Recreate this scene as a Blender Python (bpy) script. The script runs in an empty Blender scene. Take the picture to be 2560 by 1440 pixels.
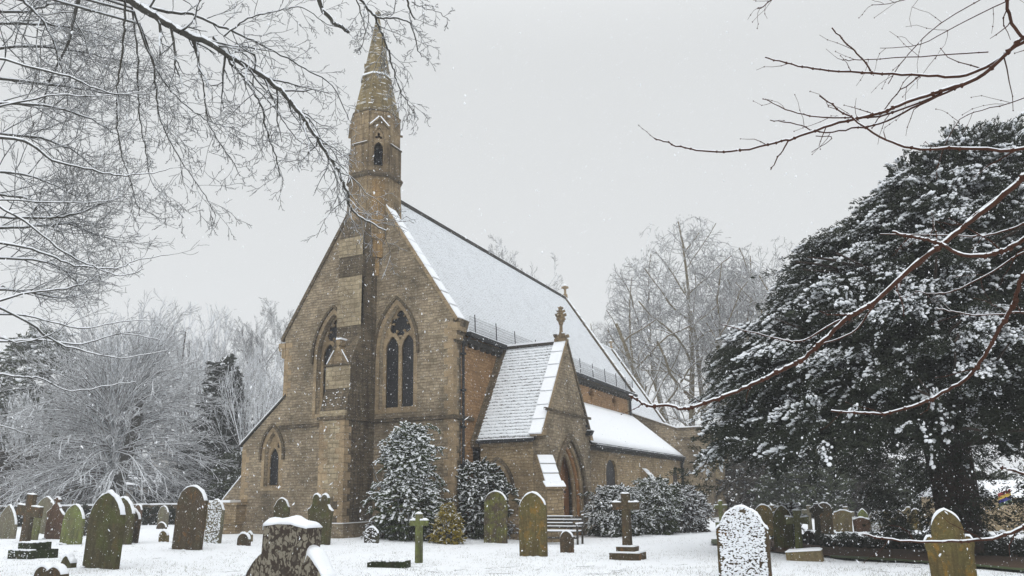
import bpy, bmesh, math, random
import numpy as np
from mathutils import Vector, Matrix, noise
R_ = math.radians
rnd = random.Random(7)
nr = np.random.default_rng(7)
sc = bpy.context.scene
COL = sc.collection

# ------------------------------------------------------------------ camera
CAM = np.array([19.04, -25.374, 1.6])
FPX = 1911.979
YAW, PIT, ROL = R_(25.973), R_(10.618), R_(-0.754)
fwd = np.array([-math.sin(YAW)*math.cos(PIT), math.cos(YAW)*math.cos(PIT), math.sin(PIT)])
ri0 = np.array([math.cos(YAW), math.sin(YAW), 0.0]); up0 = np.cross(ri0, fwd)
RI = math.cos(ROL)*ri0 + math.sin(ROL)*up0
UP = -math.sin(ROL)*ri0 + math.cos(ROL)*up0
PPX, PPY = 1280-8.277, 720+152.1
cd = bpy.data.cameras.new('camera'); cam = bpy.data.objects.new('camera', cd); COL.objects.link(cam)
cd.sensor_width = 36.0; cd.lens = FPX/2560*36.0
cd.shift_x = 8.277/2560; cd.shift_y = 152.1/2560
cd.clip_start = 0.05; cd.clip_end = 2000
M = Matrix(((RI[0], UP[0], -fwd[0], CAM[0]), (RI[1], UP[1], -fwd[1], CAM[1]), (RI[2], UP[2], -fwd[2], CAM[2]), (0, 0, 0, 1)))
cam.matrix_world = M
sc.camera = cam

def ray(x, y): return fwd + RI*(x-PPX)/FPX - UP*(y-PPY)/FPX
def at(x, y, d): return Vector(CAM + ray(x, y)*d)          # a point d metres into the scene
def smooth(a, b, t):
    t = min(1, max(0, (t-a)/(b-a))); return t*t*(3-2*t)
def gz(x, y):                                               # height of the ground
    z = -0.20*smooth(2, 7, x)*smooth(-9, -1, y)
    return z + 0.03*noise.noise(Vector((x*0.35, y*0.35, 0)))
def gpt(px, py):                                            # where a sight line meets the ground
    r = ray(px, py); t = -CAM[2]/r[2]
    for _ in range(4):
        p = CAM + r*t; t = (gz(p[0], p[1])-CAM[2])/r[2]
    p = CAM + r*t
    return Vector(p), t

# ------------------------------------------------------------------ sky, sun, exposure
w = bpy.data.worlds.new('World'); sc.world = w; w.use_nodes = True
nt = w.node_tree; nt.nodes.clear()
wo = nt.nodes.new('ShaderNodeOutputWorld'); bg = nt.nodes.new('ShaderNodeBackground')
sky = nt.nodes.new('ShaderNodeTexSky'); sky.sky_type = 'NISHITA'; sky.sun_disc = False
sky.sun_elevation = R_(38); sky.sun_rotation = R_(150); sky.air_density = 1.5; sky.dust_density = 4
hs_ = nt.nodes.new('ShaderNodeHueSaturation'); hs_.inputs['Saturation'].default_value = 0.12
mx = nt.nodes.new('ShaderNodeMix'); mx.data_type = 'RGBA'; mx.inputs[0].default_value = 0.9
mx.inputs[7].default_value = (7.5, 7.68, 7.76, 1)
nt.links.new(sky.outputs[0], hs_.inputs['Color']); nt.links.new(hs_.outputs[0], mx.inputs[6])
tc = nt.nodes.new('ShaderNodeTexCoord'); sx = nt.nodes.new('ShaderNodeSeparateXYZ'); mr = nt.nodes.new('ShaderNodeMapRange'); mr.interpolation_type = 'SMOOTHSTEP'
mr.inputs[1].default_value = 0.50; mr.inputs[2].default_value = 1.0; mr.inputs[3].default_value = 1.0; mr.inputs[4].default_value = 2.6
vm = nt.nodes.new('ShaderNodeVectorMath'); vm.operation = 'SCALE'      # an overcast sky is brightest overhead
nt.links.new(tc.outputs['Generated'], sx.inputs[0]); nt.links.new(sx.outputs[2], mr.inputs[0]); nt.links.new(mx.outputs[2], vm.inputs[0]); nt.links.new(mr.outputs[0], vm.inputs[3])
nt.links.new(vm.outputs[0], bg.inputs[0]); bg.inputs[1].default_value = 0.10
nt.links.new(bg.outputs[0], wo.inputs[0])
sl = bpy.data.lights.new('sun', 'SUN'); sl.energy = 0.6; sl.angle = R_(25); sl.color = (1, 0.97, 0.93)
so = bpy.data.objects.new('sun', sl); COL.objects.link(so)
so.rotation_euler = (R_(52), 0, R_(30))
sc.view_settings.view_transform = 'Standard'; sc.view_settings.look = 'None'
sc.view_settings.exposure = 0.0; sc.view_settings.gamma = 1
sc.render.engine = 'CYCLES'
sc.cycles.max_bounces = 5; sc.cycles.volume_bounces = 1; sc.cycles.diffuse_bounces = 3
sc.cycles.transparent_max_bounces = 6
sc.cycles.use_denoising = True

# ------------------------------------------------------------------ materials
class NT:
    def __init__(s, name):
        s.m = bpy.data.materials.new(name); s.m.use_nodes = True; s.t = s.m.node_tree
        s.b = s.t.nodes['Principled BSDF']; s.b.inputs['Roughness'].default_value = 0.9
        s.b.inputs['Specular IOR Level'].default_value = 0.25
    def n(s, k, **kw):
        nd = s.t.nodes.new('ShaderNode'+k)
        for a, v in kw.items(): setattr(nd, a, v)
        return nd
    def l(s, a, b): s.t.links.new(a, b)
    def val(s, sock, v):
        if isinstance(v, (int, float, tuple)): sock.default_value = v
        else: s.l(v, sock)
    def mix(s, f, a, b, blend='MIX'):
        x = s.n('Mix', data_type='RGBA', blend_type=blend)
        s.val(x.inputs[0], f)
        s.val(x.inputs[6], a+(1,) if isinstance(a, tuple) and len(a) == 3 else a)
        s.val(x.inputs[7], b+(1,) if isinstance(b, tuple) and len(b) == 3 else b)
        return x.outputs[2]
    def math(s, op, a, b=0.0, clamp=False):
        x = s.n('Math', operation=op, use_clamp=clamp); s.val(x.inputs[0], a); s.val(x.inputs[1], b); return x.outputs[0]
    def noise(s, vec, scale, detail=4, rough=0.55, dist=0.0):
        x = s.n('TexNoise'); x.inputs['Scale'].default_value = scale; x.inputs['Detail'].default_value = detail
        x.inputs['Roughness'].default_value = rough; x.inputs['Distortion'].default_value = dist
        if vec is not None: s.l(vec, x.inputs['Vector'])
        return x.outputs[0]
    def ramp(s, f, lo, hi):
        x = s.n('MapRange'); s.val(x.inputs[0], f); x.inputs[1].default_value = lo; x.inputs[2].default_value = hi
        return x.outputs[0]
    def map(s, vec, scale):
        x = s.n('Mapping'); x.inputs['Scale'].default_value = scale; s.l(vec, x.inputs[0]); return x.outputs[0]
    def obj(s): return s.n('TexCoord').outputs['Object']
    def pos(s): return s.n('NewGeometry').outputs['Position']
    def uv(s): return s.n('TexCoord').outputs['UV']
    def col(s, c): s.val(s.b.inputs['Base Color'], c+(1,) if isinstance(c, tuple) and len(c) == 3 else c)
    def bump(s, h, strength=0.5, dist=0.02):
        x = s.n('Bump'); x.inputs['Strength'].default_value = strength; x.inputs['Distance'].default_value = dist
        s.l(h, x.inputs['Height']); s.l(x.outputs[0], s.b.inputs['Normal'])
SNOWC = (0.83, 0.86, 0.90)

def m_stone(name, a, b, dark, rowh=0.115, bw=0.30, stain=0.45, mort=0.45, streak=0.0, snowy=0.0):
    t = NT(name); uv = t.uv()
    wob = t.noise(uv, 1.7, 3); wv = t.n('VectorMath', operation='SCALE'); wv.inputs[3].default_value = 0.17
    cb = t.n('CombineXYZ'); t.l(wob, cb.inputs[0]); t.l(wob, cb.inputs[1]); t.l(cb.outputs[0], wv.inputs[0])
    ad = t.n('VectorMath', operation='ADD'); t.l(uv, ad.inputs[0]); t.l(wv.outputs[0], ad.inputs[1])
    br = t.n('TexBrick'); br.offset = 0.43; br.offset_frequency = 2; br.squash = 0.62; br.squash_frequency = 3
    t.l(ad.outputs[0], br.inputs['Vector']); br.inputs['Scale'].default_value = 1
    br.inputs['Brick Width'].default_value = bw; br.inputs['Row Height'].default_value = rowh
    br.inputs['Mortar Size'].default_value = 0.012; br.inputs['Mortar Smooth'].default_value = 0.3; br.inputs['Bias'].default_value = 0.0
    br.inputs['Color1'].default_value = (0, 0, 0, 1); br.inputs['Color2'].default_value = (1, 1, 1, 1)
    br.inputs['Mortar'].default_value = (0.5, 0.5, 0.5, 1)
    c = t.mix(br.outputs['Color'], a, b)
    n1 = t.noise(t.map(ad.outputs[0], (1, 1.8, 1)), 3.2, 5, 0.65)
    c = t.mix(t.ramp(n1, 0.35, 0.75), c, tuple(x*1.25 for x in b))
    n2 = t.noise(t.pos(), 0.55, 5, 0.62)
    c = t.mix(t.math('MULTIPLY', t.ramp(n2, 0.42, 0.68), stain, True), c, dark)
    n3 = t.noise(t.pos(), 9, 4, 0.7)
    c = t.mix(t.math('MULTIPLY', t.ramp(n3, 0.5, 0.72), 0.55, True), c, dark)
    if streak:
        ns = t.noise(t.map(uv, (5, 0.35, 1)), 1.0, 4, 0.6)
        c = t.mix(t.math('MULTIPLY', t.ramp(ns, 0.48, 0.62), streak, True), c, tuple(x*0.6 for x in dark))
    c = t.mix(t.math('MULTIPLY', br.outputs['Fac'], mort), c, tuple(x*0.45 for x in a))
    if snowy:
        nn = t.noise(t.map(uv, (1.2, 9, 1)), 1.6, 4, 0.6)
        c = t.mix(t.ramp(nn, 0.66-snowy, 0.70-snowy), c, SNOWC)
    t.col(c)
    h = t.math('SUBTRACT', t.math('MULTIPLY', n3, 0.6), t.math('MULTIPLY', br.outputs['Fac'], 0.8))
    t.bump(h, 1.0, 0.035)
    return t.m
def m_plain(name, a, b, scale=6, rough=0.9, bumpd=0.01, spec=0.25, metal=0):
    t = NT(name); n = t.noise(t.obj(), scale, 5, 0.65)
    t.col(t.mix(t.ramp(n, 0.35, 0.65), a, b)); t.b.inputs['Roughness'].default_value = rough
    t.b.inputs['Specular IOR Level'].default_value = spec; t.b.inputs['Metallic'].default_value = metal
    if bumpd: t.bump(n, 0.6, bumpd)
    return t.m
def m_snow(name='snow', scale=7, d=0.02):
    t = NT(name); p = t.pos()
    n = t.noise(p, scale, 6, 0.6); n2 = t.noise(p, 60, 2)
    t.col(t.mix(n, (0.80, 0.83, 0.87), (0.88, 0.90, 0.93)))
    t.b.inputs['Roughness'].default_value = 0.75
    t.bump(t.math('ADD', n, t.math('MULTIPLY', n2, 0.15)), 0.6, d)
    return t.m
def m_bark(name, dark, lite, snow=0.2, amt=1.0):
    t = NT(name)
    g = t.n('NewGeometry'); s = t.n('SeparateXYZ'); t.l(g.outputs['Normal'], s.inputs[0])
    n = t.noise(t.pos(), 9, 3); f = t.math('ADD', s.outputs[2], t.math('MULTIPLY', t.math('SUBTRACT', n, 0.5), 0.7))
    f = t.math('MULTIPLY', t.ramp(f, snow, snow+0.15), amt, True)
    n2 = t.noise(t.pos(), 25, 3)
    t.col(t.mix(f, t.mix(n2, dark, lite), SNOWC))
    return t.m
def m_leaf(name, a, b, c=None):
    t = NT(name); n = t.noise(t.pos(), 1.6, 4, 0.6); n2 = t.noise(t.pos(), 30, 2)
    x = t.mix(t.ramp(n, 0.3, 0.7), a, b)
    if c: x = t.mix(t.ramp(n2, 0.45, 0.7), x, c)
    t.col(x); t.b.inputs['Roughness'].default_value = 0.65
    return t.m
def m_tiles(name, rowh, dark, thr0, thr1, tilew=0.25, patch=0.5):
    # snow lying on stone slates: each course shows a dark butt edge, bare slates here and there
    t = NT(name); uv = t.uv(); s = t.n('SeparateXYZ'); t.l(uv, s.inputs[0])
    v = t.math('DIVIDE', s.outputs[1], rowh)
    fr = t.math('FRACT', v); row = t.math('FLOOR', v)
    cb = t.n('CombineXYZ'); t.l(s.outputs[0], cb.inputs[0]); t.l(t.math('MULTIPLY', row, 3.7), cb.inputs[1])
    nn = t.noise(cb.outputs[0], 1/tilew, 2, 0.5)
    big = t.noise(uv, 0.7, 4, 0.6)
    thr = t.math('ADD', t.math('MULTIPLY', t.ramp(nn, 0.45, 0.75), thr1), thr0)
    thr = t.math('ADD', thr, t.math('MULTIPLY', t.ramp(big, 0.52, 0.75), patch*t1(rowh)))
    f = t.math('LESS_THAN', fr, thr)
    t.col(t.mix(f, (0.82, 0.85, 0.885), dark))
    t.bump(t.noise(t.pos(), 30, 3), 0.4, 0.01)
    return t.m
def t1(x): return 0.25

MT = {}
MT['stone'] = m_stone('coursed_limestone', (0.145, 0.113, 0.075), (0.36, 0.292, 0.200), (0.058, 0.047, 0.033), stain=0.75)
MT['stone_warm'] = m_stone('warm_limestone', (0.17, 0.122, 0.070), (0.36, 0.275, 0.165), (0.085, 0.060, 0.036), stain=0.55)
MT['stone_orange'] = m_stone('orange_limestone', (0.22, 0.125, 0.058), (0.38, 0.235, 0.12), (0.12, 0.072, 0.038), stain=0.5)
MT['stone_dark'] = m_stone('soot_darkened_limestone', (0.075, 0.058, 0.038), (0.19, 0.15, 0.10), (0.030, 0.025, 0.019), stain=0.7, streak=0.4)
MT['stone_turret'] = m_stone('weathered_turret_stone', (0.17, 0.120, 0.070), (0.31, 0.235, 0.14), (0.060, 0.045, 0.030), rowh=0.22, bw=0.5, stain=0.75, mort=0.3, streak=0.55)
MT['stone_spire'] = m_stone('mossy_spire_stone', (0.15, 0.118, 0.058), (0.26, 0.205, 0.105), (0.060, 0.046, 0.028), rowh=0.25, bw=0.5, stain=0.7, mort=0.3, streak=0.5, snowy=0.07)
MT['ashlar'] = m_stone('pale_ashlar', (0.20, 0.158, 0.098), (0.41, 0.34, 0.225), (0.11, 0.086, 0.055), rowh=0.19, bw=0.38, stain=0.6, mort=0.45)
MT['ashlar_tan'] = m_stone('tan_dressed_stone', (0.21, 0.155, 0.092), (0.34, 0.26, 0.16), (0.09, 0.066, 0.042), rowh=0.4, bw=0.7, stain=0.5, mort=0.2)
MT['corbel'] = m_stone('stained_corbel_stone', (0.22, 0.14, 0.065), (0.31, 0.21, 0.10), (0.07, 0.05, 0.034), rowh=0.25, bw=0.6, stain=0.8, mort=0.3, streak=0.5)
MT['quoin'] = m_stone('quoin_stone', (0.25, 0.18, 0.105), (0.36, 0.27, 0.165), (0.10, 0.075, 0.048), rowh=0.5, bw=0.8, stain=0.6, mort=0.2)
MT['reveal'] = m_stone('orange_brown_dressed_stone', (0.26, 0.125, 0.05), (0.37, 0.20, 0.085), (0.12, 0.06, 0.03), rowh=0.3, bw=0.5, stain=0.4, mort=0.2)
MT['snow'] = m_snow()
MT['black'] = m_plain('black_iron', (0.012, 0.013, 0.015), (0.03, 0.032, 0.035), 8, 0.6, 0)
MT['slate_dark'] = m_plain('dark_slate', (0.03, 0.028, 0.026), (0.07, 0.065, 0.055), 5)
MT['roof'] = m_tiles('snow_covered_nave_tiles', 0.118, (0.075, 0.068, 0.06), 0.20, 0.12, 0.3, 1.0)
MT['roof_porch'] = m_tiles('snow_covered_porch_tiles', 0.150, (0.07, 0.055, 0.045), 0.16, 0.30, 0.22, 0.5)
def m_glass():
    t = NT('leaded_window_glass'); uv = t.uv()
    ck = t.n('TexBrick'); t.l(uv, ck.inputs['Vector']); ck.offset = 0
    ck.inputs['Scale'].default_value = 1; ck.inputs['Brick Width'].default_value = 0.1; ck.inputs['Row Height'].default_value = 0.15
    ck.inputs['Mortar Size'].default_value = 0.008
    n = t.noise(uv, 4, 3)
    t.col(t.mix(ck.outputs['Fac'], t.mix(n, (0.012, 0.013, 0.016), (0.035, 0.035, 0.04)), (0.01, 0.01, 0.01)))
    t.b.inputs['Roughness'].default_value = 0.35; t.b.inputs['Specular IOR Level'].default_value = 0.3
    t.bump(t.noise(uv, 8, 2), 0.5, 0.02)
    return t.m
MT['glass'] = m_glass()
def m_edge(name, lo, hi):
    t = NT(name); n = t.noise(t.pos(), 7, 4, .7); t.col(t.mix(t.ramp(n, lo, hi), (0.80, 0.83, 0.87), (0.09, 0.08, 0.07))); return t.m
MT['snowedge'] = m_edge('slate_butts_under_snow', .47, .66); MT['snowedge2'] = m_edge('porch_slate_butts_under_snow', .53, .63)
def m_wood():
    t = NT('oak_door_boards'); uv = t.uv(); n = t.noise(t.map(uv, (9, 0.6, 1)), 1.5, 5, 0.6)
    c = t.mix(n, (0.16, 0.065, 0.022), (0.30, 0.14, 0.05))
    s = t.n('SeparateXYZ'); t.l(uv, s.inputs[0]); f = t.math('LESS_THAN', t.math('FRACT', t.math('DIVIDE', s.outputs[0], 0.17)), 0.08)
    t.col(t.mix(f, c, (0.04, 0.02, 0.01))); t.b.inputs['Roughness'].default_value = 0.7
    return t.m
MT['wood'] = m_wood()

# ------------------------------------------------------------------ object helpers
def link(name, me, mats, parent=None):
    o = bpy.data.objects.new(name, me); COL.objects.link(o)
    if not isinstance(mats, (list, tuple)): mats = [mats]
    if len(me.materials) == 0:
        for m in mats: me.materials.append(MT[m] if isinstance(m, str) else m)
    if parent is not None: o.parent = parent
    return o
def tag(o, label=None, cat=None, group=None, kind=None):
    if label: o['label'] = label
    if cat: o['category'] = cat
    if group: o['group'] = group
    if kind: o['kind'] = kind
    return o
def empty(name, loc=(0, 0, 0), rz=0, **k):
    o = bpy.data.objects.new(name, None); COL.objects.link(o); o.location = loc; o.rotation_euler = (0, 0, rz)
    o.empty_display_size = 0.2
    tag(o, **k); return o
def boxuv(me):
    if not me.uv_layers: me.uv_layers.new(name='UVMap')
    n = len(me.loops); 
    if n == 0: return
    co = np.empty(len(me.vertices)*3); me.vertices.foreach_get('co', co); co = co.reshape(-1, 3)
    vi = np.empty(n, dtype=np.int32); me.loops.foreach_get('vertex_index', vi)
    pn = np.empty(len(me.polygons)*3); me.polygons.foreach_get('normal', pn); pn = pn.reshape(-1, 3)
    lt = np.empty(len(me.polygons), dtype=np.int32); me.polygons.foreach_get('loop_total', lt)
    N = np.repeat(pn, lt, axis=0)
    if len(N) != n: return
    # horizontal tangent and up-slope direction of each face
    T = np.cross(np.array([0, 0, 1.0]), N); L = np.linalg.norm(T, axis=1); flat = L < 1e-3
    T[flat] = (1, 0, 0); L[flat] = 1; T /= L[:, None]
    V = np.cross(N, T)
    P = co[vi]
    uv = np.stack([(P*T).sum(1), (P*V).sum(1)], 1).ravel()
    me.uv_layers[0].data.foreach_set('uv', uv)
class MB:
    def __init__(s): s.v = []; s.f = []; s.mi = []
    def add(s, vs, fs, m=0):
        b = len(s.v); s.v += [tuple(v) for v in vs]; s.f += [tuple(b+i for i in f) for f in fs]; s.mi += [m]*len(fs)
    def box(s, x0, x1, y0, y1, z0, z1, m=0):
        s.add([(x0,y0,z0),(x1,y0,z0),(x1,y1,z0),(x0,y1,z0),(x0,y0,z1),(x1,y0,z1),(x1,y1,z1),(x0,y1,z1)],
              [(0,3,2,1),(4,5,6,7),(0,1,5,4),(1,2,6,5),(2,3,7,6),(3,0,4,7)], m)
    def obox(s, c, ax, ay, az, m=0):
        c = Vector(c); ax, ay, az = Vector(ax), Vector(ay), Vector(az)
        vs = [c+ax*i+ay*j+az*k for k in (-1, 1) for i, j in ((-1,-1),(1,-1),(1,1),(-1,1))]
        s.add(vs, [(0,3,2,1),(4,5,6,7),(0,1,5,4),(1,2,6,5),(2,3,7,6),(3,0,4,7)], m)
    def bar(s, a, b, r, m=0, n=6, r2=None):
        a, b = Vector(a), Vector(b); d = (b-a).normalized(); u = d.orthogonal().normalized(); v = d.cross(u)
        r2 = r if r2 is None else r2
        vs = [a+(u*math.cos(2*math.pi*i/n)+v*math.sin(2*math.pi*i/n))*r for i in range(n)]
        vs += [b+(u*math.cos(2*math.pi*i/n)+v*math.sin(2*math.pi*i/n))*r2 for i in range(n)]
        fs = [(i, (i+1) % n, n+(i+1) % n, n+i) for i in range(n)] + [tuple(range(n-1, -1, -1)), tuple(range(n, 2*n))]
        s.add(vs, fs, m)
    def prism(s, poly, fn, t0, t1, m=0, mcap=None):
        # 2D polygon (counter-clockwise), fn(a, b, t) -> xyz
        n = len(poly)
        vs = [fn(a, b, t0) for a, b in poly]+[fn(a, b, t1) for a, b in poly]
        s.add(vs, [(i, (i+1) % n, n+(i+1) % n, n+i) for i in range(n)], m)
        b0 = len(s.v)-2*n
        s.f += [tuple(b0+i for i in range(n-1, -1, -1)), tuple(b0+n+i for i in range(n))]; s.mi += [m if mcap is None else mcap]*2
    def lathe(s, prof, c, n=12, m=0, ph=0.0, sx=1, sy=1):
        c = Vector(c); vs = []
        for r, z in prof:
            vs += [c+Vector((r*sx*math.cos(ph+2*math.pi*i/n), r*sy*math.sin(ph+2*math.pi*i/n), z)) for i in range(n)]
        fs = []
        for k in range(len(prof)-1):
            fs += [(k*n+i, k*n+(i+1) % n, (k+1)*n+(i+1) % n, (k+1)*n+i) for i in range(n)]
        fs += [tuple(range(n-1, -1, -1)), tuple(range((len(prof)-1)*n, len(prof)*n))]
        s.add(vs, fs, m)
    def mesh(s, name):
        me = bpy.data.meshes.new(name); me.from_pydata(s.v, [], s.f)
        me.polygons.foreach_set('material_index', np.array(s.mi, dtype=np.int32)); me.update()
        bm = bmesh.new(); bm.from_mesh(me); bmesh.ops.recalc_face_normals(bm, faces=bm.faces); bm.to_mesh(me); bm.free()
        boxuv(me); return me
    def build(s, name, mats, parent=None): return link(name, s.mesh(name), mats, parent)

def rawmesh(name, V, F, mi=None, k=None):
    # V (n,3) float, F (m,k) int
    me = bpy.data.meshes.new(name); V = np.ascontiguousarray(V, dtype=np.float32); F = np.ascontiguousarray(F, dtype=np.int32)
    k = F.shape[1]
    me.vertices.add(len(V)); me.vertices.foreach_set('co', V.ravel())
    me.loops.add(F.size); me.loops.foreach_set('vertex_index', F.ravel())
    me.polygons.add(len(F)); me.polygons.foreach_set('loop_start', np.arange(0, F.size, k, dtype=np.int32))
    if mi is not None: me.polygons.foreach_set('material_index', np.ascontiguousarray(mi, dtype=np.int32))
    me.update(calc_edges=True)
    return me

def plate(outer, holes, t0, t1, mat4, bevel=0.0):
    """flat plate with holes; 2D outlines in (a, b); thickness from t0 to t1 along the local third axis"""
    cu = bpy.data.curves.new('outline', 'CURVE'); cu.dimensions = '2D'; cu.fill_mode = 'BOTH'
    for pl_ in [outer]+list(holes):
        sp = cu.splines.new('POLY'); sp.points.add(len(pl_)-1)
        for p, q in zip(sp.points, pl_): p.co = (q[0], q[1], 0, 1)
        sp.use_cyclic_u = True
    cu.extrude = max(1e-4, abs(t1-t0)/2-bevel); cu.bevel_depth = bevel; cu.bevel_resolution = 1 if bevel else 0
    if bevel: cu.offset = -bevel
    ob = bpy.data.objects.new('outline', cu)
    me = bpy.data.meshes.new_from_object(ob)
    bpy.data.objects.remove(ob); bpy.data.curves.remove(cu)
    me.materials.clear()
    me.transform(Matrix.Translation((0, 0, (t0+t1)/2))); me.transform(mat4); 
    bm = bmesh.new(); bm.from_mesh(me); bmesh.ops.remove_doubles(bm, verts=bm.verts, dist=1e-5)
    bmesh.ops.recalc_face_normals(bm, faces=bm.faces); bm.to_mesh(me); bm.free()
    me.polygons.foreach_set('material_index', np.zeros(len(me.polygons), dtype=np.int32))
    boxuv(me)
    return me
XZ = Matrix(((1,0,0,0),(0,0,1,0),(0,1,0,0),(0,0,0,1)))     # (a,b,t) -> (x=a, y=t, z=b)
YZ = Matrix(((0,0,1,0),(1,0,0,0),(0,1,0,0),(0,0,0,1)))     # (a,b,t) -> (x=t, y=a, z=b)
def arch(cx, z0, hw, zs, za, n=9):
    """pointed arch outline, counter-clockwise from lower left"""
    h = za-zs; Rr = (hw*hw+h*h)/(2*hw); pts = [(cx-hw, z0), (cx+hw, z0)]
    a1 = math.asin(min(1, h/Rr)) if h < Rr else math.pi/2
    if hw > Rr: a1 = math.pi-a1
    cr = cx+hw-Rr
    ap = math.atan2(h, cx-cr)
    for i in range(n+1):
        a = ap*i/n; pts.append((cr+Rr*math.cos(a), zs+Rr*math.sin(a)))
    cl = cx-hw+Rr
    for i in range(n-1, -1, -1):
        a = ap*i/n; pts.append((cl-Rr*math.cos(a), zs+Rr*math.sin(a)))
    return pts
def foil(cx, cz, r, n=6, depth=0.5, m=6):
    """multifoil opening"""
    pts = []; rc = r*0.62; rl = r*0.40
    for k in range(n):
        a0 = 2*math.pi*k/n + math.pi/2; c = (cx+rc*math.cos(a0), cz+rc*math.sin(a0))
        half = math.pi*0.5+math.pi/n*0.9
        for i in range(m+1):
            a = a0-half+2*half*i/m; pts.append((c[0]+rl*math.cos(a), c[1]+rl*math.sin(a)))
    return pts

# ------------------------------------------------------------------ ground, path
def build_ground():
    xs = np.concatenate([np.linspace(-400, -45, 16), np.linspace(-40, 60, 201), np.linspace(65, 400, 16)])
    ys = np.concatenate([np.linspace(-120, -32, 10), np.linspace(-30, 50, 161), np.linspace(55, 500, 20)])
    V = [(x, y, gz(x, y)+0.030*noise.noise(Vector((x*1.3, y*1.3, 5)))) for y in ys for x in xs]
    nx = len(xs); F = [(j*nx+i, j*nx+i+1, (j+1)*nx+i+1, (j+1)*nx+i) for j in range(len(ys)-1) for i in range(nx-1)]
    me = rawmesh('snowy_ground', np.array(V), np.array(F)); me.polygons.foreach_set('use_smooth', [True]*len(F))
    t = NT('snow_over_grass'); p = t.pos()
    n = t.noise(p, 2.0, 6, 0.6); n2 = t.noise(t.map(p, (1, 1, 1)), 18, 5, 0.7); n3 = t.noise(p, 0.5, 3)
    c = t.mix(n, (0.80, 0.83, 0.87), (0.88, 0.90, 0.93))
    f = t.math('MULTIPLY', t.ramp(n2, 0.58, 0.70), t.ramp(n3, 0.35, 0.65), True)
    c = t.mix(t.math('MULTIPLY', f, 0.42), c, (0.22, 0.22, 0.14))
    t.col(c); t.bump(t.math('ADD', n, t.math('MULTIPLY', n2, 0.6)), 0.8, 0.05)
    o = link('ground', me, t.m); tag(o, kind='structure')
build_ground()
def sheet(name, outline, lift, mat, sub=10, kind='structure'):
    """an irregular sheet laid on the ground from two edge lines (near, far)"""
    near, far = outline; V = []; n = len(near)
    for i in range(n):
        for j in range(sub+1):
            p = near[i].lerp(far[i], j/sub); V.append((p.x, p.y, gz(p.x, p.y)+lift))
    F = [(i*(sub+1)+j, (i+1)*(sub+1)+j, (i+1)*(sub+1)+j+1, i*(sub+1)+j+1) for i in range(n-1) for j in range(sub)]
    me = rawmesh(name, np.array(V), np.array(F)); o = link(name, me, mat); tag(o, kind=kind); return o
def edge(pts, jit, n=60, seed=0):
    r = random.Random(seed); P = [gpt(x, y)[0] for x, y in pts]; out = []
    for i in range(n):
        t = i/(n-1)*(len(P)-1); k = min(int(t), len(P)-2); p = P[k].lerp(P[k+1], t-k)
        out.append(p+Vector((r.uniform(-jit, jit), r.uniform(-jit, jit), 0)))
    return out
def m_litter():
    t = NT('wet_leaf_litter'); p = t.pos(); n = t.noise(p, 3, 5, 0.7); n2 = t.noise(p, 30, 4, 0.7)
    c = t.mix(n, (0.055, 0.033, 0.020), (0.105, 0.062, 0.036)); c = t.mix(t.ramp(n2, 0.6, 0.75), c, (0.30, 0.22, 0.15))
    t.col(c); t.bump(n2, 0.9, 0.04); return t.m
MT['litter'] = m_litter()
MT['grassy'] = m_leaf('short_green_grass', (0.030, 0.048, 0.014), (0.055, 0.070, 0.022))
sheet('path', (edge([(1890, 1376), (1960, 1385), (2060, 1393), (2240, 1404), (2400, 1416), (2620, 1437)], 0.06, 80, 1),
               edge([(1890, 1352), (1960, 1350), (2080, 1355), (2300, 1370), (2420, 1380), (2620, 1392)], 0.1, 80, 2)), 0.045, 'litter')
sheet('grass_verge', (edge([(2080, 1398), (2240, 1407), (2400, 1419), (2620, 1440)], 0.05, 70, 3),
                      edge([(2080, 1392), (2240, 1401), (2400, 1413), (2620, 1434)], 0.05, 70, 4)), 0.050, 'grassy')
sheet('grass_verge', (edge([(1775, 1363), (1830, 1366), (1900, 1372)], 0.08, 30, 5),
                      edge([(1775, 1352), (1830, 1350), (1900, 1348)], 0.08, 30, 6)), 0.050, 'grassy')

# ------------------------------------------------------------------ church
CH = empty('church', (0, 0, 0), label='snow-roofed limestone church with a slim bell turret and spire on its west gable', cat='church')
def P_(name, me, mat): return link(name, me, mat, CH)
def B_(name, mb, mats): return mb.build(name, mats, CH)
WX, EX = -4.26, 4.28
HK, HR, SL = 8.46, 15.02, 1.533
LN = 22.9
gy = -0.6
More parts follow.
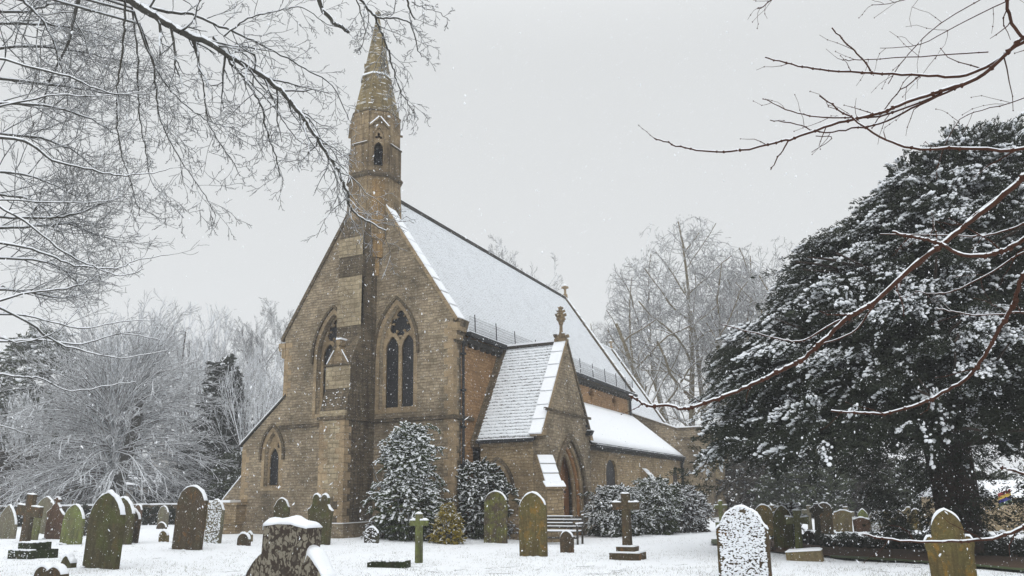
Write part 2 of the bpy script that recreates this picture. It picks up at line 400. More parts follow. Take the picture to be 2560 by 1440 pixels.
# west gable with its windows
wA = (1.62, 4.95, 0.83, 7.35, 9.22)
gab = [(-6.45, gy), (EX, gy), (EX, HK), (0.06, HR-0.15), (-0.06, HR-0.15), (WX, HK), (WX, 5.66), (-6.45, 3.78)]
aA = (-4.72, 1.98, 0.43, 3.35, 4.30)
P_('west_gable_wall', plate(gab, [arch(*wA), arch(-wA[0], *wA[1:]), arch(*aA)], 0, 0.6, XZ), 'stone')
def window(kind, cx, z0, hw, zs, za, Mx, inner, name='window'):
    """tracery (the frame) with glass, dressed surround and hood mould as sub-parts"""
    s = 1 if inner > 0 else -1
    out = arch(cx, z0, hw-0.002, zs, za-0.002)
    if kind == 'foil':
        lw = (hw-0.09)/2-0.05; lx = lw+0.07
        holes = [arch(cx-lx, z0+0.08, lw, zs+0.05, zs+0.62, 6), arch(cx+lx, z0+0.08, lw, zs+0.05, zs+0.62, 6), foil(cx, zs+1.12, 0.56)]
        holes += [[(cx-0.10, zs+0.62), (cx+0.10, zs+0.62), (cx, zs+0.40)][::-1]]
    elif kind == 'two':
        lw = (hw-0.06)/2-0.04; lx = lw+0.05
        holes = [arch(cx-lx, z0+0.06, lw, zs-0.1, zs+0.35, 5), arch(cx+lx, z0+0.06, lw, zs-0.1, zs+0.35, 5)]
    elif kind == 'light':
        holes = [arch(cx-0.10, z0+0.05, hw-0.17, zs-0.25, zs+0.30, 6), [(cx+0.02, zs+0.30), (cx+0.26, zs+0.22), (cx+0.26, zs+0.50), (cx+0.10, zs+0.68)]]
    elif kind == 'lancet':
        holes = [arch(cx, z0+0.05, hw-0.1, zs, za-0.14, 6)]
    else: holes = []
    fr = P_(name, plate(out, holes, inner, inner+0.12*s, Mx), 'reveal' if name == 'aisle_window' or name == 'porch_window' else 'ashlar_tan')
    g = link('glass', plate(out, [], inner+0.13*s, inner+0.16*s, Mx), 'glass', fr)
    # flat dressed surround, 4 mm proud
    face = 0.0
    link('surround', plate(arch(cx, z0-0.18, hw+0.17, zs, za+0.24), [arch(cx, z0, hw, zs, za)], OFF-0.006*s, OFF+0.03*s, Mx), 'ashlar_tan', fr)
    r = arch(cx, zs-0.25, hw+0.27, zs, za+0.36)[1:]; r2 = arch(cx, zs-0.25, hw+0.17, zs, za+0.24)[1:]
    if kind != 'none':
        ring = r + [arch(cx, zs-0.25, hw+0.27, zs, za+0.36)[0]] + [r2_ for r2_ in ([arch(cx, zs-0.25, hw+0.17, zs, za+0.24)[0]] + r2[::-1])]
        link('hood_mould', plate(ring, [], OFF-0.10*s, OFF-0.001*s, Mx), 'stone_dark', fr)
    return fr
OFF = 0.0
window('foil', *wA, XZ, 0.26); window('foil', -wA[0], *wA[1:], XZ, 0.26); window('light', *aA, XZ, 0.22)

# string courses and plinth
b = MB()
for x0, x1 in ((-4.3, -0.62), (0.62, 4.36)): b.box(x0, x1, -0.11, 0.05, 4.42, 4.56)
b.box(-0.68, 0.68, -1.99, 0.0, 4.44, 4.56); b.box(4.2, 4.38, -0.10, 1.5, 4.42, 4.56)
B_('string_course', b, 'stone_dark')
b = MB(); b.box(-6.57, 4.40, -0.14, 0.1, gy, 0.50); b.box(-0.72, 0.76, -2.03, -0.1, gy, 0.53)
B_('plinth', b, 'stone')
b = MB(); b.box(-0.70, 0.74, -2.01, -1.88, 0.53, 0.56); b.box(0.58, 0.74, -1.9, -0.12, 0.53, 0.555); b.box(0.74, 3.6, -0.13, -0.01, 0.50, 0.525)
B_('snow_ledge', b, 'snow')
# quoins
def quoins(name, x, y, z0, z1, dx, dy, seed=0):
    r = random.Random(seed); b = MB(); z = z0; k = 0
    while z < z1-0.15:
        h = r.uniform(0.24, 0.34); a, c = (0.42, 0.26) if k % 2 else (0.24, 0.42)
        xa, xb = sorted((x+0.006*dx*-1, x-a*dx)); ya, yb = sorted((y-0.006*dy, y+c*dy))
        xa, xb = sorted((x+0.007*dx, x-a*dx)); ya, yb = sorted((y-0.007*dy, y+0.03*dy)); b.box(xa, xb, ya, yb, z+0.008, z+h-0.008)
        ya, yb = sorted((y+0.031*dy, y+c*dy)); xa, xb = sorted((x+0.007*dx, x-0.03*dx)); b.box(xa, xb, ya, yb, z+0.008, z+h-0.008)
        z += h; k += 1
    B_(name, b, 'quoin')
quoins('quoin', EX, 0, 0.5, 8.3, 1, 1, 1); quoins('quoin', WX, 0, 5.8, 8.3, -1, 1, 2); quoins('quoin', -6.45, 0, 0.5, 3.7, -1, 1, 3)
quoins('quoin', 0.6, -1.9, 0.55, 4.4, 1, 1, 4); quoins('quoin', -0.6, -1.9, 0.55, 4.4, -1, 1, 5)
# central buttress (profile in y, z)
prof = [(0.3, gy), (-1.9, gy), (-1.9, 4.42), (-1.9, 4.80), (-1.86, 4.95), (-1.62, 5.65), (-1.62, 6.72), (-1.03, 7.85), (-1.0, 12.05), (-0.72, 12.9), (0.3, 13.4)]
b = MB(); b.prism(prof[::-1], lambda a, z, t: (t, a, z), -0.6, 0.6); bt = B_('buttress', b, 'stone_dark')
b = MB()
for z0, z1 in ((0.6, 4.4),): b.box(-0.55, 0.5, -1.906, -1.88, z0+0.9, z1)
b.box(-0.598, 0.598, -1.64, -1.5, 5.68, 6.60)
b.box(-0.603, 0.60, -1.045, -0.9, 8.3, 10.35); b.box(-0.603, 0.60, -1.022, -0.9, 11.25, 12.03)
b.box(-0.61, 0.606, -1.915, -1.8, 4.58, 4.78)
link('ashlar_facing', b.mesh('ashlar_facing'), 'ashlar', bt)
# snow caught on the buttress weathering and the gablet
b = MB()
for i in range(24):
    t = nr.random()**1.6; x = nr.uniform(-0.57, 0.57); z = 4.97+0.66*t; y = -1.855+0.235*t
    s = nr.uniform(0.007, 0.020); b.obox((x, y-0.01, z), (s*1.6, 0, s*nr.normal(0, .4)), (0, s*0.5, s*0.9), (0, -s*0.5, s*0.3))
link('snow_patch', b.mesh('snow_patch'), 'snow', bt)
b = MB(); tri = [(-0.52, 6.62), (0.52, 6.62), (0, 7.42)]
b.prism(tri, lambda a, z, t: (a, t, z), -1.67, -1.05)
b.prism([(-0.08, 7.40), (0.08, 7.40), (0.1, 7.62), (-0.1, 7.62)], lambda a, z, t: (a, t, z), -1.67, -1.3)
gb = link('gablet', b.mesh('gablet'), 'stone_turret', bt)
b = MB(); b.box(-0.66, 0.66, -1.70, -1.60, 6.58, 6.66); link('drip_mould', b.mesh('drip_mould'), 'stone_dark', bt)
b = MB()
b.obox((0.02, -1.50, 7.66), (0.13, 0, 0), (0, 0.18, 0), (0, 0, 0.03))
for s in (1, -1): b.obox((s*0.36, -1.685, 6.94), (0.17*s, 0, -0.26), (0, 0.02, 0), (0.010, 0, 0.0066*s))
link('snow_cap', b.mesh('snow_cap'), 'snow', gb)

# bell turret and spire
TC = (0.0, 0.5)
def octring(a, z):                                           # a = half width across the flats
    r = a/math.cos(math.pi/8)
    return [(TC[0]+r*math.sin(math.pi/8+k*math.pi/4), TC[1]-r*math.cos(math.pi/8+k*math.pi/4), z) for k in range(8)]
def octloft(rings, mb, m=0, cap=True):
    vs = []
    for a, z in rings: vs += octring(a, z)
    fs = []
    for k in range(len(rings)-1): fs += [(k*8+i, k*8+(i+1) % 8, k*8+8+(i+1) % 8, k*8+8+i) for i in range(8)]
    if cap: fs += [tuple(range(7, -1, -1)), tuple(range((len(rings)-1)*8, len(rings)*8))]
    mb.add(vs, fs, m)
tu = empty('bell_turret', (0, 0, 0)); tu.parent = CH
b = MB(); octloft([(0.75, 11.2), (1.16, 12.5), (1.06, 14.9)], b); link('turret_base', b.mesh('turret_base'), 'stone_turret', tu)
for rg in ([(1.08, 14.86), (1.17, 14.95), (1.15, 15.02), (1.06, 15.12)], [(1.02, 17.88), (1.06, 17.92), (0.98, 18.0)]):
    b = MB(); octloft(rg, b); link('turret_string_course', b.mesh('turret_string_course'), 'stone_dark', tu)
# the eight belfry faces; the diagonal ones have lancet openings
sidel = 2*1.03*math.tan(math.pi/8)
for k in range(8):
    ang = k*math.pi/4                                        # 0 = west, 45 deg = south-west
    nx_, ny_ = math.sin(ang), -math.cos(ang); tx, ty = math.cos(ang), math.sin(ang)
    Mx = Matrix(((tx, 0, -nx_, TC[0]+nx_*1.03), (ty, 0, -ny_, TC[1]+ny_*1.03), (0, 1, 0, 0), (0, 0, 0, 1)))
    h = sidel/2
    outl = [(-h, 15.08), (h, 15.08), (h*0.92, 17.95), (-h*0.92, 17.95)]
    if k % 2:
        op = arch(0, 15.38, 0.235, 16.55, 17.14, 6)
        o = link('belfry_wall', plate(outl, [op], 0, 0.2, Mx), 'stone_turret', tu)
        me = plate(arch(0, 15.38, 0.234, 16.55, 17.139, 6), [arch(0, 15.42, 0.195, 16.20, 16.50, 5), foil(0, 16.76, 0.17, 3)], 0.09, 0.14, Mx)
        link('belfry_tracery', me, 'ashlar_tan', tu)
        b = MB()
        for s in (1, -1):
            c = Mx @ Vector((s*0.20, 17.36, -0.05)); d = (Mx.to_3x3() @ Vector((s*0.21, -0.22, 0)))
            b.obox(c, d, Vector((nx_, ny_, 0))*0.06, Mx.to_3x3() @ Vector((0.03*s, 0.03, 0)))
        link('belfry_hood', b.mesh('belfry_hood'), 'stone_turret', tu)
        b = MB()
        for s in (1, -1):
            if s == 1 and k != 1: continue
            c = Mx @ Vector((s*0.22, 17.395, -0.07)); d = (Mx.to_3x3() @ Vector((s*0.19, -0.2, 0)))
            b.obox(c, d, Vector((nx_, ny_, 0))*0.05, Mx.to_3x3() @ Vector((0.016*s, 0.016, 0)))
        link('snow_line', b.mesh('snow_line'), 'snow', tu)
    else:
        o = link('belfry_wall', plate(outl, [], 0, 0.2, Mx), 'stone_turret', tu)
        b = MB()
        lo = [Mx @ Vector(v) for v in ((-h*.98, 15.1, -0.07), (h*.98, 15.1, -0.07), (h*.96, 16.35, -0.07), (-h*.96, 16.35, -0.07), (-h*.94, 16.60, 0.0), (h*.94, 16.60, 0.0), (-h*.98, 15.1, 0.02), (h*.98, 15.1, 0.02))]
        b.add(lo, [(0, 1, 2, 3), (3, 2, 5, 4), (0, 3, 4, 6), (1, 7, 5, 2)])
        link('belfry_buttress', b.mesh('belfry_buttress'), 'stone_turret', tu)
        b = MB(); c = Mx @ Vector((0, 16.38, -0.085)); b.obox(c, Vector((tx, ty, 0))*h*0.97, Vector((nx_, ny_, 0))*0.03, Vector((0, 0, 0.03)))
        link('drip_mould', b.mesh('drip_mould'), 'stone_dark', tu)
        b = MB(); c = Mx @ Vector((0, 16.425, -0.08)); b.obox(c, Vector((tx, ty, 0))*h*0.9, Vector((nx_, ny_, 0))*0.03, Vector((0, 0, 0.012)))
        link('snow_line', b.mesh('snow_line'), 'snow', tu)
b = MB(); b.lathe([(0.34, 15.75), (0.32, 15.8), (0.22, 16.0), (0.17, 16.3), (0.05, 16.38)], (TC[0]+.1, TC[1]-.05, 0), 14)
b.bar((TC[0]-.9, TC[1], 16.45), (TC[0]+.9, TC[1], 16.45), 0.06); b.box(TC[0]+.12, TC[0]+.3, TC[1]-.1, TC[1]+.1, 15.1, 16.5)
link('bell', b.mesh('bell'), 'black', tu)
b = MB(); octloft([(0.99, 17.9), (0.90, 18.4), (0.63, 19.78), (0.66, 19.8), (0.66, 19.86), (0.60, 19.95), (0.33, 21.5), (0.09, 22.9), (0.07, 23.1)], b)
b.lathe([(0.06, 23.05), (0.12, 23.15), (0.13, 23.25), (0.05, 23.35)], (TC[0], TC[1], 0), 8)
for k, zc in ((0, 18.15), (2, 18.2), (3, 21.0), (2, 21.6), (6, 20.6)):
    a = k*math.pi/4+math.pi/8; r = 1.0-(zc-17.9)*0.19
    b.obox((TC[0]+math.sin(a)*r, TC[1]-math.cos(a)*r, zc), (0.07, 0.03, 0), (-0.03, 0.07, 0), (0, 0, 0.10))
link('spire', b.mesh('spire'), 'stone_spire', tu)
b = MB(); octloft([(0.685, 19.865), (0.67, 19.93), (0.60, 19.99), (0.55, 19.97)], b)
for k, zc in ((2, 18.33), (1, 17.7), (0, 18.27)):
    a = k*math.pi/4+math.pi/8; r = 1.0-(zc-17.9)*0.19
    b.obox((TC[0]+math.sin(a)*r, TC[1]-math.cos(a)*r, zc), (0.08, 0.03, 0), (-0.03, 0.08, 0), (0, 0, 0.03))
link('snow_band', b.mesh('snow_band'), 'snow', tu)
b = MB()
c = Vector((TC[0], TC[1], 0)); n45 = Vector((math.sin(math.pi/4), -math.cos(math.pi/4), 0)); t45 = Vector((math.cos(math.pi/4), math.sin(math.pi/4), 0))
b.obox(c+n45*1.10+Vector((0, 0, 13.6)), t45*0.26, n45*0.05, (0, 0, 1.1)); b.obox(c+n45*1.02+Vector((0, 0, 12.2)), t45*0.30, n45*0.10, (0, 0, 0.10))
b.obox(c+n45*0.92+Vector((0, 0, 11.7)), t45*0.24, n45*0.10, (0, 0, 0.38)); b.obox(c+n45*0.80+Vector((0, 0, 11.0)), t45*0.12, n45*0.1, (0, 0, 0.45))
link('corbel', b.mesh('corbel'), 'corbel', tu)

# roofs ------------------------------------------------------------
def roofslope(name, p0, p1, q0, q1, courses, step, mats, nseg, jit=0.0, seed=0, thick=0.0):
    """stepped courses: p0-p1 ridge line, q0-q1 eaves line"""
    r = np.random.default_rng(seed); p0, p1, q0, q1 = [np.array(v, float) for v in (p0, p1, q0, q1)]
    nrm = np.cross(q0-p0, p1-p0); nrm /= np.linalg.norm(nrm); nrm *= np.sign(nrm[2])
    V = []; F = []; UV = []; MI = []
    L = np.linalg.norm(p1-p0); S = np.linalg.norm(q0-p0)
    for c in range(courses):
        a, b_ = c/courses, (c+1)/courses
        jj = r.normal(0, jit, nseg+1); jn = r.normal(0, jit*0.7, nseg+1)
        base = len(V)
        for i in range(nseg+1):
            u = i/nseg; top = p0+(p1-p0)*u; bot = q0+(q1-q0)*u; d = (bot-top)/S
            A = top+(bot-top)*a; Bq = top+(bot-top)*b_ + d*jj[i]
            V += [A+nrm*0.002, Bq+nrm*(step+jn[i]), Bq-nrm*0.004]
        for i in range(nseg):
            k = base+3*i
            F += [(k, k+1, k+4, k+3), (k+1, k+2, k+5, k+4)]; MI += [0, 1]
            u0, u1 = i/nseg*L, (i+1)/nseg*L; v0, v1 = S*(1-a), S*(1-b_)+0.0005
            UV += [(u0, v0), (u0, v1), (u1, v1), (u1, v0)]+[(u0, v1)]*4
    me = rawmesh(name, np.array(V), np.array(F), MI)
    me.uv_layers.new(name='UVMap'); me.uv_layers[0].data.foreach_set('uv', np.array(UV, dtype=np.float32).ravel())
    return link(name, me, mats, CH)
zr = HR-0.22
def rz(x): return zr-abs(x)*SL
ex = 4.52
MT['roof'] = m_tiles('snow_covered_nave_tiles', math.hypot(ex, ex*SL)/70, (0.13, 0.122, 0.112), 0.05, 0.09, 0.25, 0.40)
MT['roof_far'] = m_tiles('snow_covered_chancel_tiles', math.hypot(4.3, 4.3*1.53)/60, (0.14, 0.135, 0.13), 0.06, 0.08, 0.3, 0.3)
roofslope('nave_roof', (0, 0.42, zr), (0, LN-.1, zr), (ex, 0.42, rz(ex)), (ex, LN-.1, rz(ex)), 70, 0.010, ['roof', 'snowedge'], 110, 0.004, 1)
roofslope('nave_roof', (0, 0.42, zr), (0, LN-.1, zr), (-ex, 0.42, rz(ex)), (-ex, LN-.1, rz(ex)), 20, 0.02, ['snow', 'slate_dark'], 10, 0.0, 2)
b = MB(); b.box(-0.13, 0.13, 0.4, LN-.1, zr-0.10, zr+0.052); rr = B_('ridge_tiles', b, 'slate_dark')
b = MB()
for i in range(60):
    y0 = 0.4+(LN-.5)*i/60; b.box(-0.10, 0.10, y0, y0+(LN-.5)/60+.001, zr+0.05, zr+0.085+0.02*rnd.random())
link('snow', b.mesh('snow'), 'snow', rr)
# east gable of the nave and its coping
b = MB(); b.prism([(EX, gy), (EX, HK-0.45), (0, HR-0.42), (WX, HK-0.45), (WX, gy)][::-1], lambda a, z, t: (a, t, z), LN-0.5, LN)
B_('east_gable_wall', b, 'stone')
def coping(name, x0, z0, x1, z1, y0, y1, th, mats, segs, snowth, wob=0.0):
    """raised stone coping down a gable slope, joints between its slabs"""
    b = MB(); d = Vector((x1-x0, 0, z1-z0)); L = d.length; u = d/L; n = Vector((-u.z, 0, u.x)); n = n if n.z > 0 else -n
    b.prism([(0, 0), (L, 0), (L, th), (0, th)], lambda a, c, t: tuple(Vector((x0, t, z0))+u*a+n*c), y0, y1)
    o = B_(name, b, mats)
    if segs:
        s = MB()
        for i in range(segs):
            a0, a1 = L*i/segs+rnd.uniform(.005, .05), L*(i+1)/segs-rnd.uniform(.005, .04)
            s.prism([(a0, th), (a1, th), (a1-.01, th+snowth*rnd.uniform(.8, 1.2)), (a0+.03, th+snowth*rnd.uniform(.7, 1.0))],
                    lambda a, c, t: tuple(Vector((x0, t, z0))+u*a+n*c), y0+0.025, y1+0.03)
        link('snow_slab', s.mesh('snow_slab'), 'snow', o)
    return o
coping('gable_coping', 0.02, HR-0.17, EX+0.12, HK-0.22, -0.07, 0.50, 0.14, 'ashlar_tan', 11, 0.05)
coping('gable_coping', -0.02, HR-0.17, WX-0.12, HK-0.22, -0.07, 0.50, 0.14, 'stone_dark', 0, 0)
coping('gable_coping', 0, zr-0.02, ex+.05, rz(ex)-.02, LN-0.35, LN+0.10, 0.13, 'stone_dark', 14, 0.03)
for s, x in ((1, EX), (-1, WX)):
    b = MB(); xs = sorted((x-0.05*s, x+0.30*s)); b.box(xs[0], xs[1], -0.06, 0.5, HK-0.62, HK-0.30); xs = sorted((x-0.05*s, x+0.16*s)); b.box(xs[0], xs[1], -0.03, 0.5, HK-0.95, HK-0.621); B_('kneeler', b, 'ashlar_tan')
# small corbelled strip behind the kneeler
b = MB(); b.prism([(4.28, 7.4), (4.55, 7.9), (4.66, 8.28), (4.28, 8.28)], lambda a, z, t: (a, t, z), 0.02, 0.62); B_('corbel', b, 'stone_dark')

# clerestory wall (south side of the nave) and hidden north wall
h1 = foil(15.6, 7.08, 0.46, 4); h2 = foil(19.75, 7.05, 0.46, 4)
P_('nave_wall', plate([(0.6, gy), (LN-.5, gy), (LN-.5, 7.85), (0.6, 7.85)], [h1, h2], EX-0.5, EX, YZ), 'stone_orange')
for yc in (15.6, 19.75): b = MB(); b.box(EX-0.35, EX-0.28, yc-.6, yc+.6, 6.5, 7.6); B_('clerestory_glass', b, 'glass')
b = MB(); b.box(WX, WX+0.5, 0.6, LN-.5, gy, 8.0); b.box(-6.45, -6.0, 0.6, LN, gy, 3.7); B_('north_wall', b, 'stone')
# eaves, gutter, downpipes
b = MB(); b.box(EX+0.001, EX+0.22, 0.6, LN, 7.50, 7.66); 
for i in range(45): b.box(EX+0.001, EX+0.17, 0.7+i*0.5, 0.86+i*0.5, 7.36, 7.50)
B_('eaves_corbel_table', b, 'slate_dark')
def gutter(p0, p1, w_, h_, name='gutter'):
    b = MB(); p0, p1 = Vector(p0), Vector(p1); d = (p1-p0)/2; c = (p0+p1)/2; side = Vector((0, 0, 1)).cross(d).normalized()*w_/2
    b.obox(c, d, side, Vector((0, 0, h_/2))); o = B_(name, b, 'black')
    s = MB(); k = max(6, int((p1-p0).length*2.5))
    for i in range(k):
        a = p0.lerp(p1, (i+.02)/k); e = p0.lerp(p1, (i+.98)/k); t = rnd.uniform(0.012, 0.03)
        s.obox((a+e)/2+Vector((0, 0, h_/2+t/2))+side*0.6*SG, (e-a)/2, side*0.42, Vector((0, 0, t/2)))
    link('snow_line', s.mesh('snow_line'), 'snow', o); return o
SG = -1
gutter((ex+0.10, 0.62, 7.80), (ex+0.10, LN+0.45, 7.72), 0.18, 0.16)
def pipe(pts, r=0.055, brackets=True):
    b = MB()
    for i in range(len(pts)-1): b.bar(pts[i], pts[i+1], r, n=8)
    if brackets:
        a, c = Vector(pts[-2]), Vector(pts[-1]); k = max(1, int((a-c).length/1.6))
        for i in range(k+1): p = a.lerp(c, (i+.3)/(k+1)); b.obox(p, (r*1.6, 0, 0), (0, r*1.6, 0), (0, 0, 0.04))
    B_('downpipe', b, 'black')
pipe([(ex+0.10, 0.85, 7.74), (ex-0.05, 0.72, 7.55), (EX+0.10, 0.62, 7.45), (EX+0.10, 0.60, 0.2)])
pipe([(ex+0.05, LN-.15, 7.66), (EX+0.09, LN-.15, 7.45), (EX+0.09, LN-.15, 6.4)], 0.07, False)
# snow guard along the eaves
sgd = empty('snow_guard', (0, 0, 0)); sgd.parent = CH
gyl = [1.35, 3.25, 5.1, 7.4, 9.3, 11.3, 13.3, 15.3, 17.4, 19.5, 21.4, 22.9]
for y in gyl:
    b = MB(); b.bar((ex+0.02, y, rz(ex)-.05), (ex-0.02, y, rz(ex)+0.86), 0.022, n=5); link('guard_post', b.mesh('guard_post'), 'black', sgd)
b = MB()
y = 0.9
while y < LN: b.bar((ex, y, rz(ex)+0.03), (ex-.01, y, rz(ex)+0.72), 0.0045, n=3); y += 0.10
for z in (0.05, 0.16, 0.27, 0.38, 0.49, 0.60, 0.71): b.bar((ex, 0.9, rz(ex)+z), (ex, LN, rz(ex)+z), 0.0045, n=3)
link('guard_mesh', b.mesh('guard_mesh'), 'black', sgd)

# chancel ----------------------------------------------------------
CY = 32.6; cz = 12.76; cs = 1.53
roofslope('chancel_roof', (0, LN, cz), (0, CY, cz), (4.3, LN, cz-4.3*cs), (4.3, CY, cz-4.3*cs), 60, 0.010, ['roof_far', 'snowedge'], 30, 0.003, 3)
roofslope('chancel_roof', (0, LN, cz), (0, CY, cz), (-4.3, LN, cz-4.3*cs), (-4.3, CY, cz-4.3*cs), 10, 0.015, ['snow', 'slate_dark'], 4, 0.0, 4)
b = MB(); b.prism([(4.0, gy), (4.0, 6.55), (0, 12.5), (-4.0, 6.55), (-4.0, gy)][::-1], lambda a, z, t: (a, t, z), CY-0.4, CY); b.box(3.6, 4.0, LN, CY-.4, gy, 6.4); B_('chancel_wall', b, 'stone')
coping('chancel_coping', 0, cz, 4.35, cz-4.35*cs, CY-0.3, CY+0.14, 0.12, 'stone_dark', 12, 0.04)
b = MB(); b.box(-0.1, 0.1, LN, CY, cz-0.05, cz+0.05); B_('ridge_tiles', b, 'snow')
def finial(x, y, z, s, name='finial', mat='ashlar_tan'):
    b = MB(); b.lathe([(0.16*s, 0), (0.13*s, 0.25*s), (0.07*s, 0.3*s), (0.07*s, 0.55*s), (0.12*s, 0.6*s), (0.10*s, 0.72*s), (0.04*s, 0.8*s)], (x, y, z), 8)
    for i in range(4):
        a = i*math.pi/2+0.4; b.obox((x+math.cos(a)*0.12*s, y+math.sin(a)*0.12*s, z+0.66*s), (0.06*s, 0, 0), (0, 0.06*s, 0), (0, 0, 0.05*s))
    o = B_(name, b, mat)
    c = MB(); c.lathe([(0.11*s, 0.74*s), (0.11*s, 0.79*s), (0.05*s, 0.86*s)], (x, y, z), 8); link('snow_cap', c.mesh('snow_cap'), 'snow', o)
finial(0, LN-.1, zr-.05, 1.25); finial(0, CY-.1, cz, 0.9)

# south porch ------------------------------------------------------
PX, PY0, PY1, PYC = 7.4, 1.55, 6.57, 4.06
PK, PA = 4.02, 7.86
ps = (PA-PK)/(PYC-PY0)
dA = (PYC, -0.5, 1.50, 1.25, 3.62)
pg = [(PY0, gy), (PY1, gy), (PY1, PK-.1), (PYC, PA-.08), (PY0, PK-.1)]
slit = [(PYC-0.05, 5.25), (PYC+0.05, 5.25), (PYC+0.05, 6.3), (PYC-0.05, 6.3)]
P_('porch_gable_wall', plate(pg, [arch(*dA), slit], PX-0.5, PX, YZ), 'stone')
# door arch orders
cols = ['ashlar_tan', 'reveal', 'ashlar_tan']
YZm = YZ
dr = empty('porch_doorway', (0, 0, 0)); dr.parent = CH
for k, (w0, w1) in enumerate(((1.50, 1.36), (1.36, 1.22), (1.22, 1.08))):
    link('arch_order', plate(arch(PYC, -0.5, w0-.002, 1.25, 3.62-0.13*k-.002), [arch(PYC, -0.4, w1, 1.25, 3.62-0.13*(k+1))], PX-0.13-0.12*k, PX-0.02-0.10*k, YZ), cols[k], dr)
outr = arch(PYC, 0.9, 1.74, 1.25, 3.94)[1:]+[arch(PYC, 0.9, 1.74, 1.25, 3.94)[0]]
innr = arch(PYC, 0.9, 1.54, 1.25, 3.70); ring = outr+[innr[0]]+innr[1:][::-1]
link('hood_mould', plate(ring, [], PX, PX+0.12, YZ), 'stone_dark', dr)
b = MB(); b.box(PX-0.62, PX-0.55, PYC-1.2, PYC+1.2, gy, 3.5); dd = link('door', b.mesh('door'), 'wood', dr)
b = MB()
for z in (0.35, 1.55): b.box(PX-0.55, PX-0.535, PYC-0.8, PYC+0.85, z, z+0.06)
b.bar((PX-0.54, PYC+0.55, 0.95), (PX-0.50, PYC+0.55, 0.95), 0.07, n=10)
link('strap_hinge', b.mesh('strap_hinge'), 'black', dd)
b = MB()
for s in (1,): b.box(PX-0.54, PX-0.45, PYC-1.1, PYC-0.55, gy, 3.0)
link('jamb_shadow_slab', b.mesh('jamb_shadow_slab'), 'stone_dark', dr)  # dark slab standing in for the shadow inside the left jamb
b = MB(); b.box(PX+0.0, PX+0.08, PY0-.03, PY1+.03, 4.70, 4.80); B_('string_course', b, 'stone_dark')
b = MB(); b.box(PX-.5, PX+.06, PY0-.24, PY0+.1, PK-0.30, PK-0.02); B_('kneeler', b, 'ashlar_tan'); b = MB(); b.box(PX-.5, PX+.06, PY1-.1, PY1+.2, PK-0.30, PK-0.02); B_('kneeler', b, 'ashlar_tan')
# porch side wall with its window
pA = (5.38, 0.7, 0.45, 1.75, 2.62)
P_('porch_side_wall', plate([(EX, gy), (PX-.5, gy), (PX-.5, 3.5), (EX, 3.5)], [arch(*pA)], PY0, PY0+0.4, XZ), 'stone_warm')
b = MB(); b.box(PX-.5, PX-.012, PY0+.002, PY0+.5, gy, PK-.3); B_('porch_corner', b, 'stone')
OFF = PY0
window('lancet', *pA, XZ, PY0+0.25, 'porch_window')
b = MB(); b.box(EX, PX-.5, PY1-.4, PY1, gy, 3.5); B_('porch_side_wall', b, 'stone')
def pz(y): return PA-0.10-abs(y-PYC)*ps
ye = PY0-0.22
n_c = 31
SLp = math.hypot(PYC-ye, pz(PYC)-pz(ye))
MT['roof_porch'] = m_tiles('snow_covered_porch_tiles', SLp/n_c, (0.08, 0.068, 0.058), 0.0, 0.24, 0.20, 0.25)
roofslope('porch_roof', (EX+.36, PYC, pz(PYC)), (PX-.46, PYC, pz(PYC)), (EX+.30, ye, pz(ye)), (PX-.38, ye, pz(ye)), n_c, 0.034, ['roof_porch', 'snowedge2'], 70, 0.019, 5)
ye2 = PY1+0.2
roofslope('porch_roof', (EX, PYC, pz(PYC)), (PX-.46, PYC, pz(PYC)), (EX, ye2, pz(ye2)), (PX-.38, ye2, pz(ye2)), 10, 0.03, ['snow', 'slate_dark'], 6, 0.0, 6)
b = MB(); b.box(EX+.3, PX-.45, PYC-.13, PYC+.13, pz(PYC)-.06, pz(PYC)+0.07); rr = B_('ridge_tiles', b, 'slate_dark')
b = MB()
for i in range(14):
    x0 = EX+.3+(PX-.75-EX)*i/14; b.box(x0, x0+(PX-.75-EX)/14+.001, PYC-.14, PYC+.12, pz(PYC)+.06, pz(PYC)+.13+.02*rnd.random())
link('snow', b.mesh('snow'), 'snow', rr)
# dark stone abutment where the porch roof meets the nave wall
b = MB(); b.prism([(PY0, gy), (PYC+1.2, gy), (PYC+1.2, pz(PYC)), (PYC, pz(PYC)+.12), (ye+.02, pz(ye)+.02), (ye+.02, pz(ye)-.2), (PY0, pz(ye)-.25)], lambda a, z, t: (t, a, z), EX+.002, EX+.34)
B_('abutment_wall', b, 'stone_dark')
SG = 1
gutter((EX+.3, ye-.05, pz(ye)-0.02), (PX-.36, ye-.05, pz(ye)-0.02), 0.14, 0.12)
b = MB(); b.box(EX+.3, PX-.4, ye+.05, PY0+.05, pz(ye)-.02, pz(ye)+.12); B_('fascia', b, 'slate_dark')
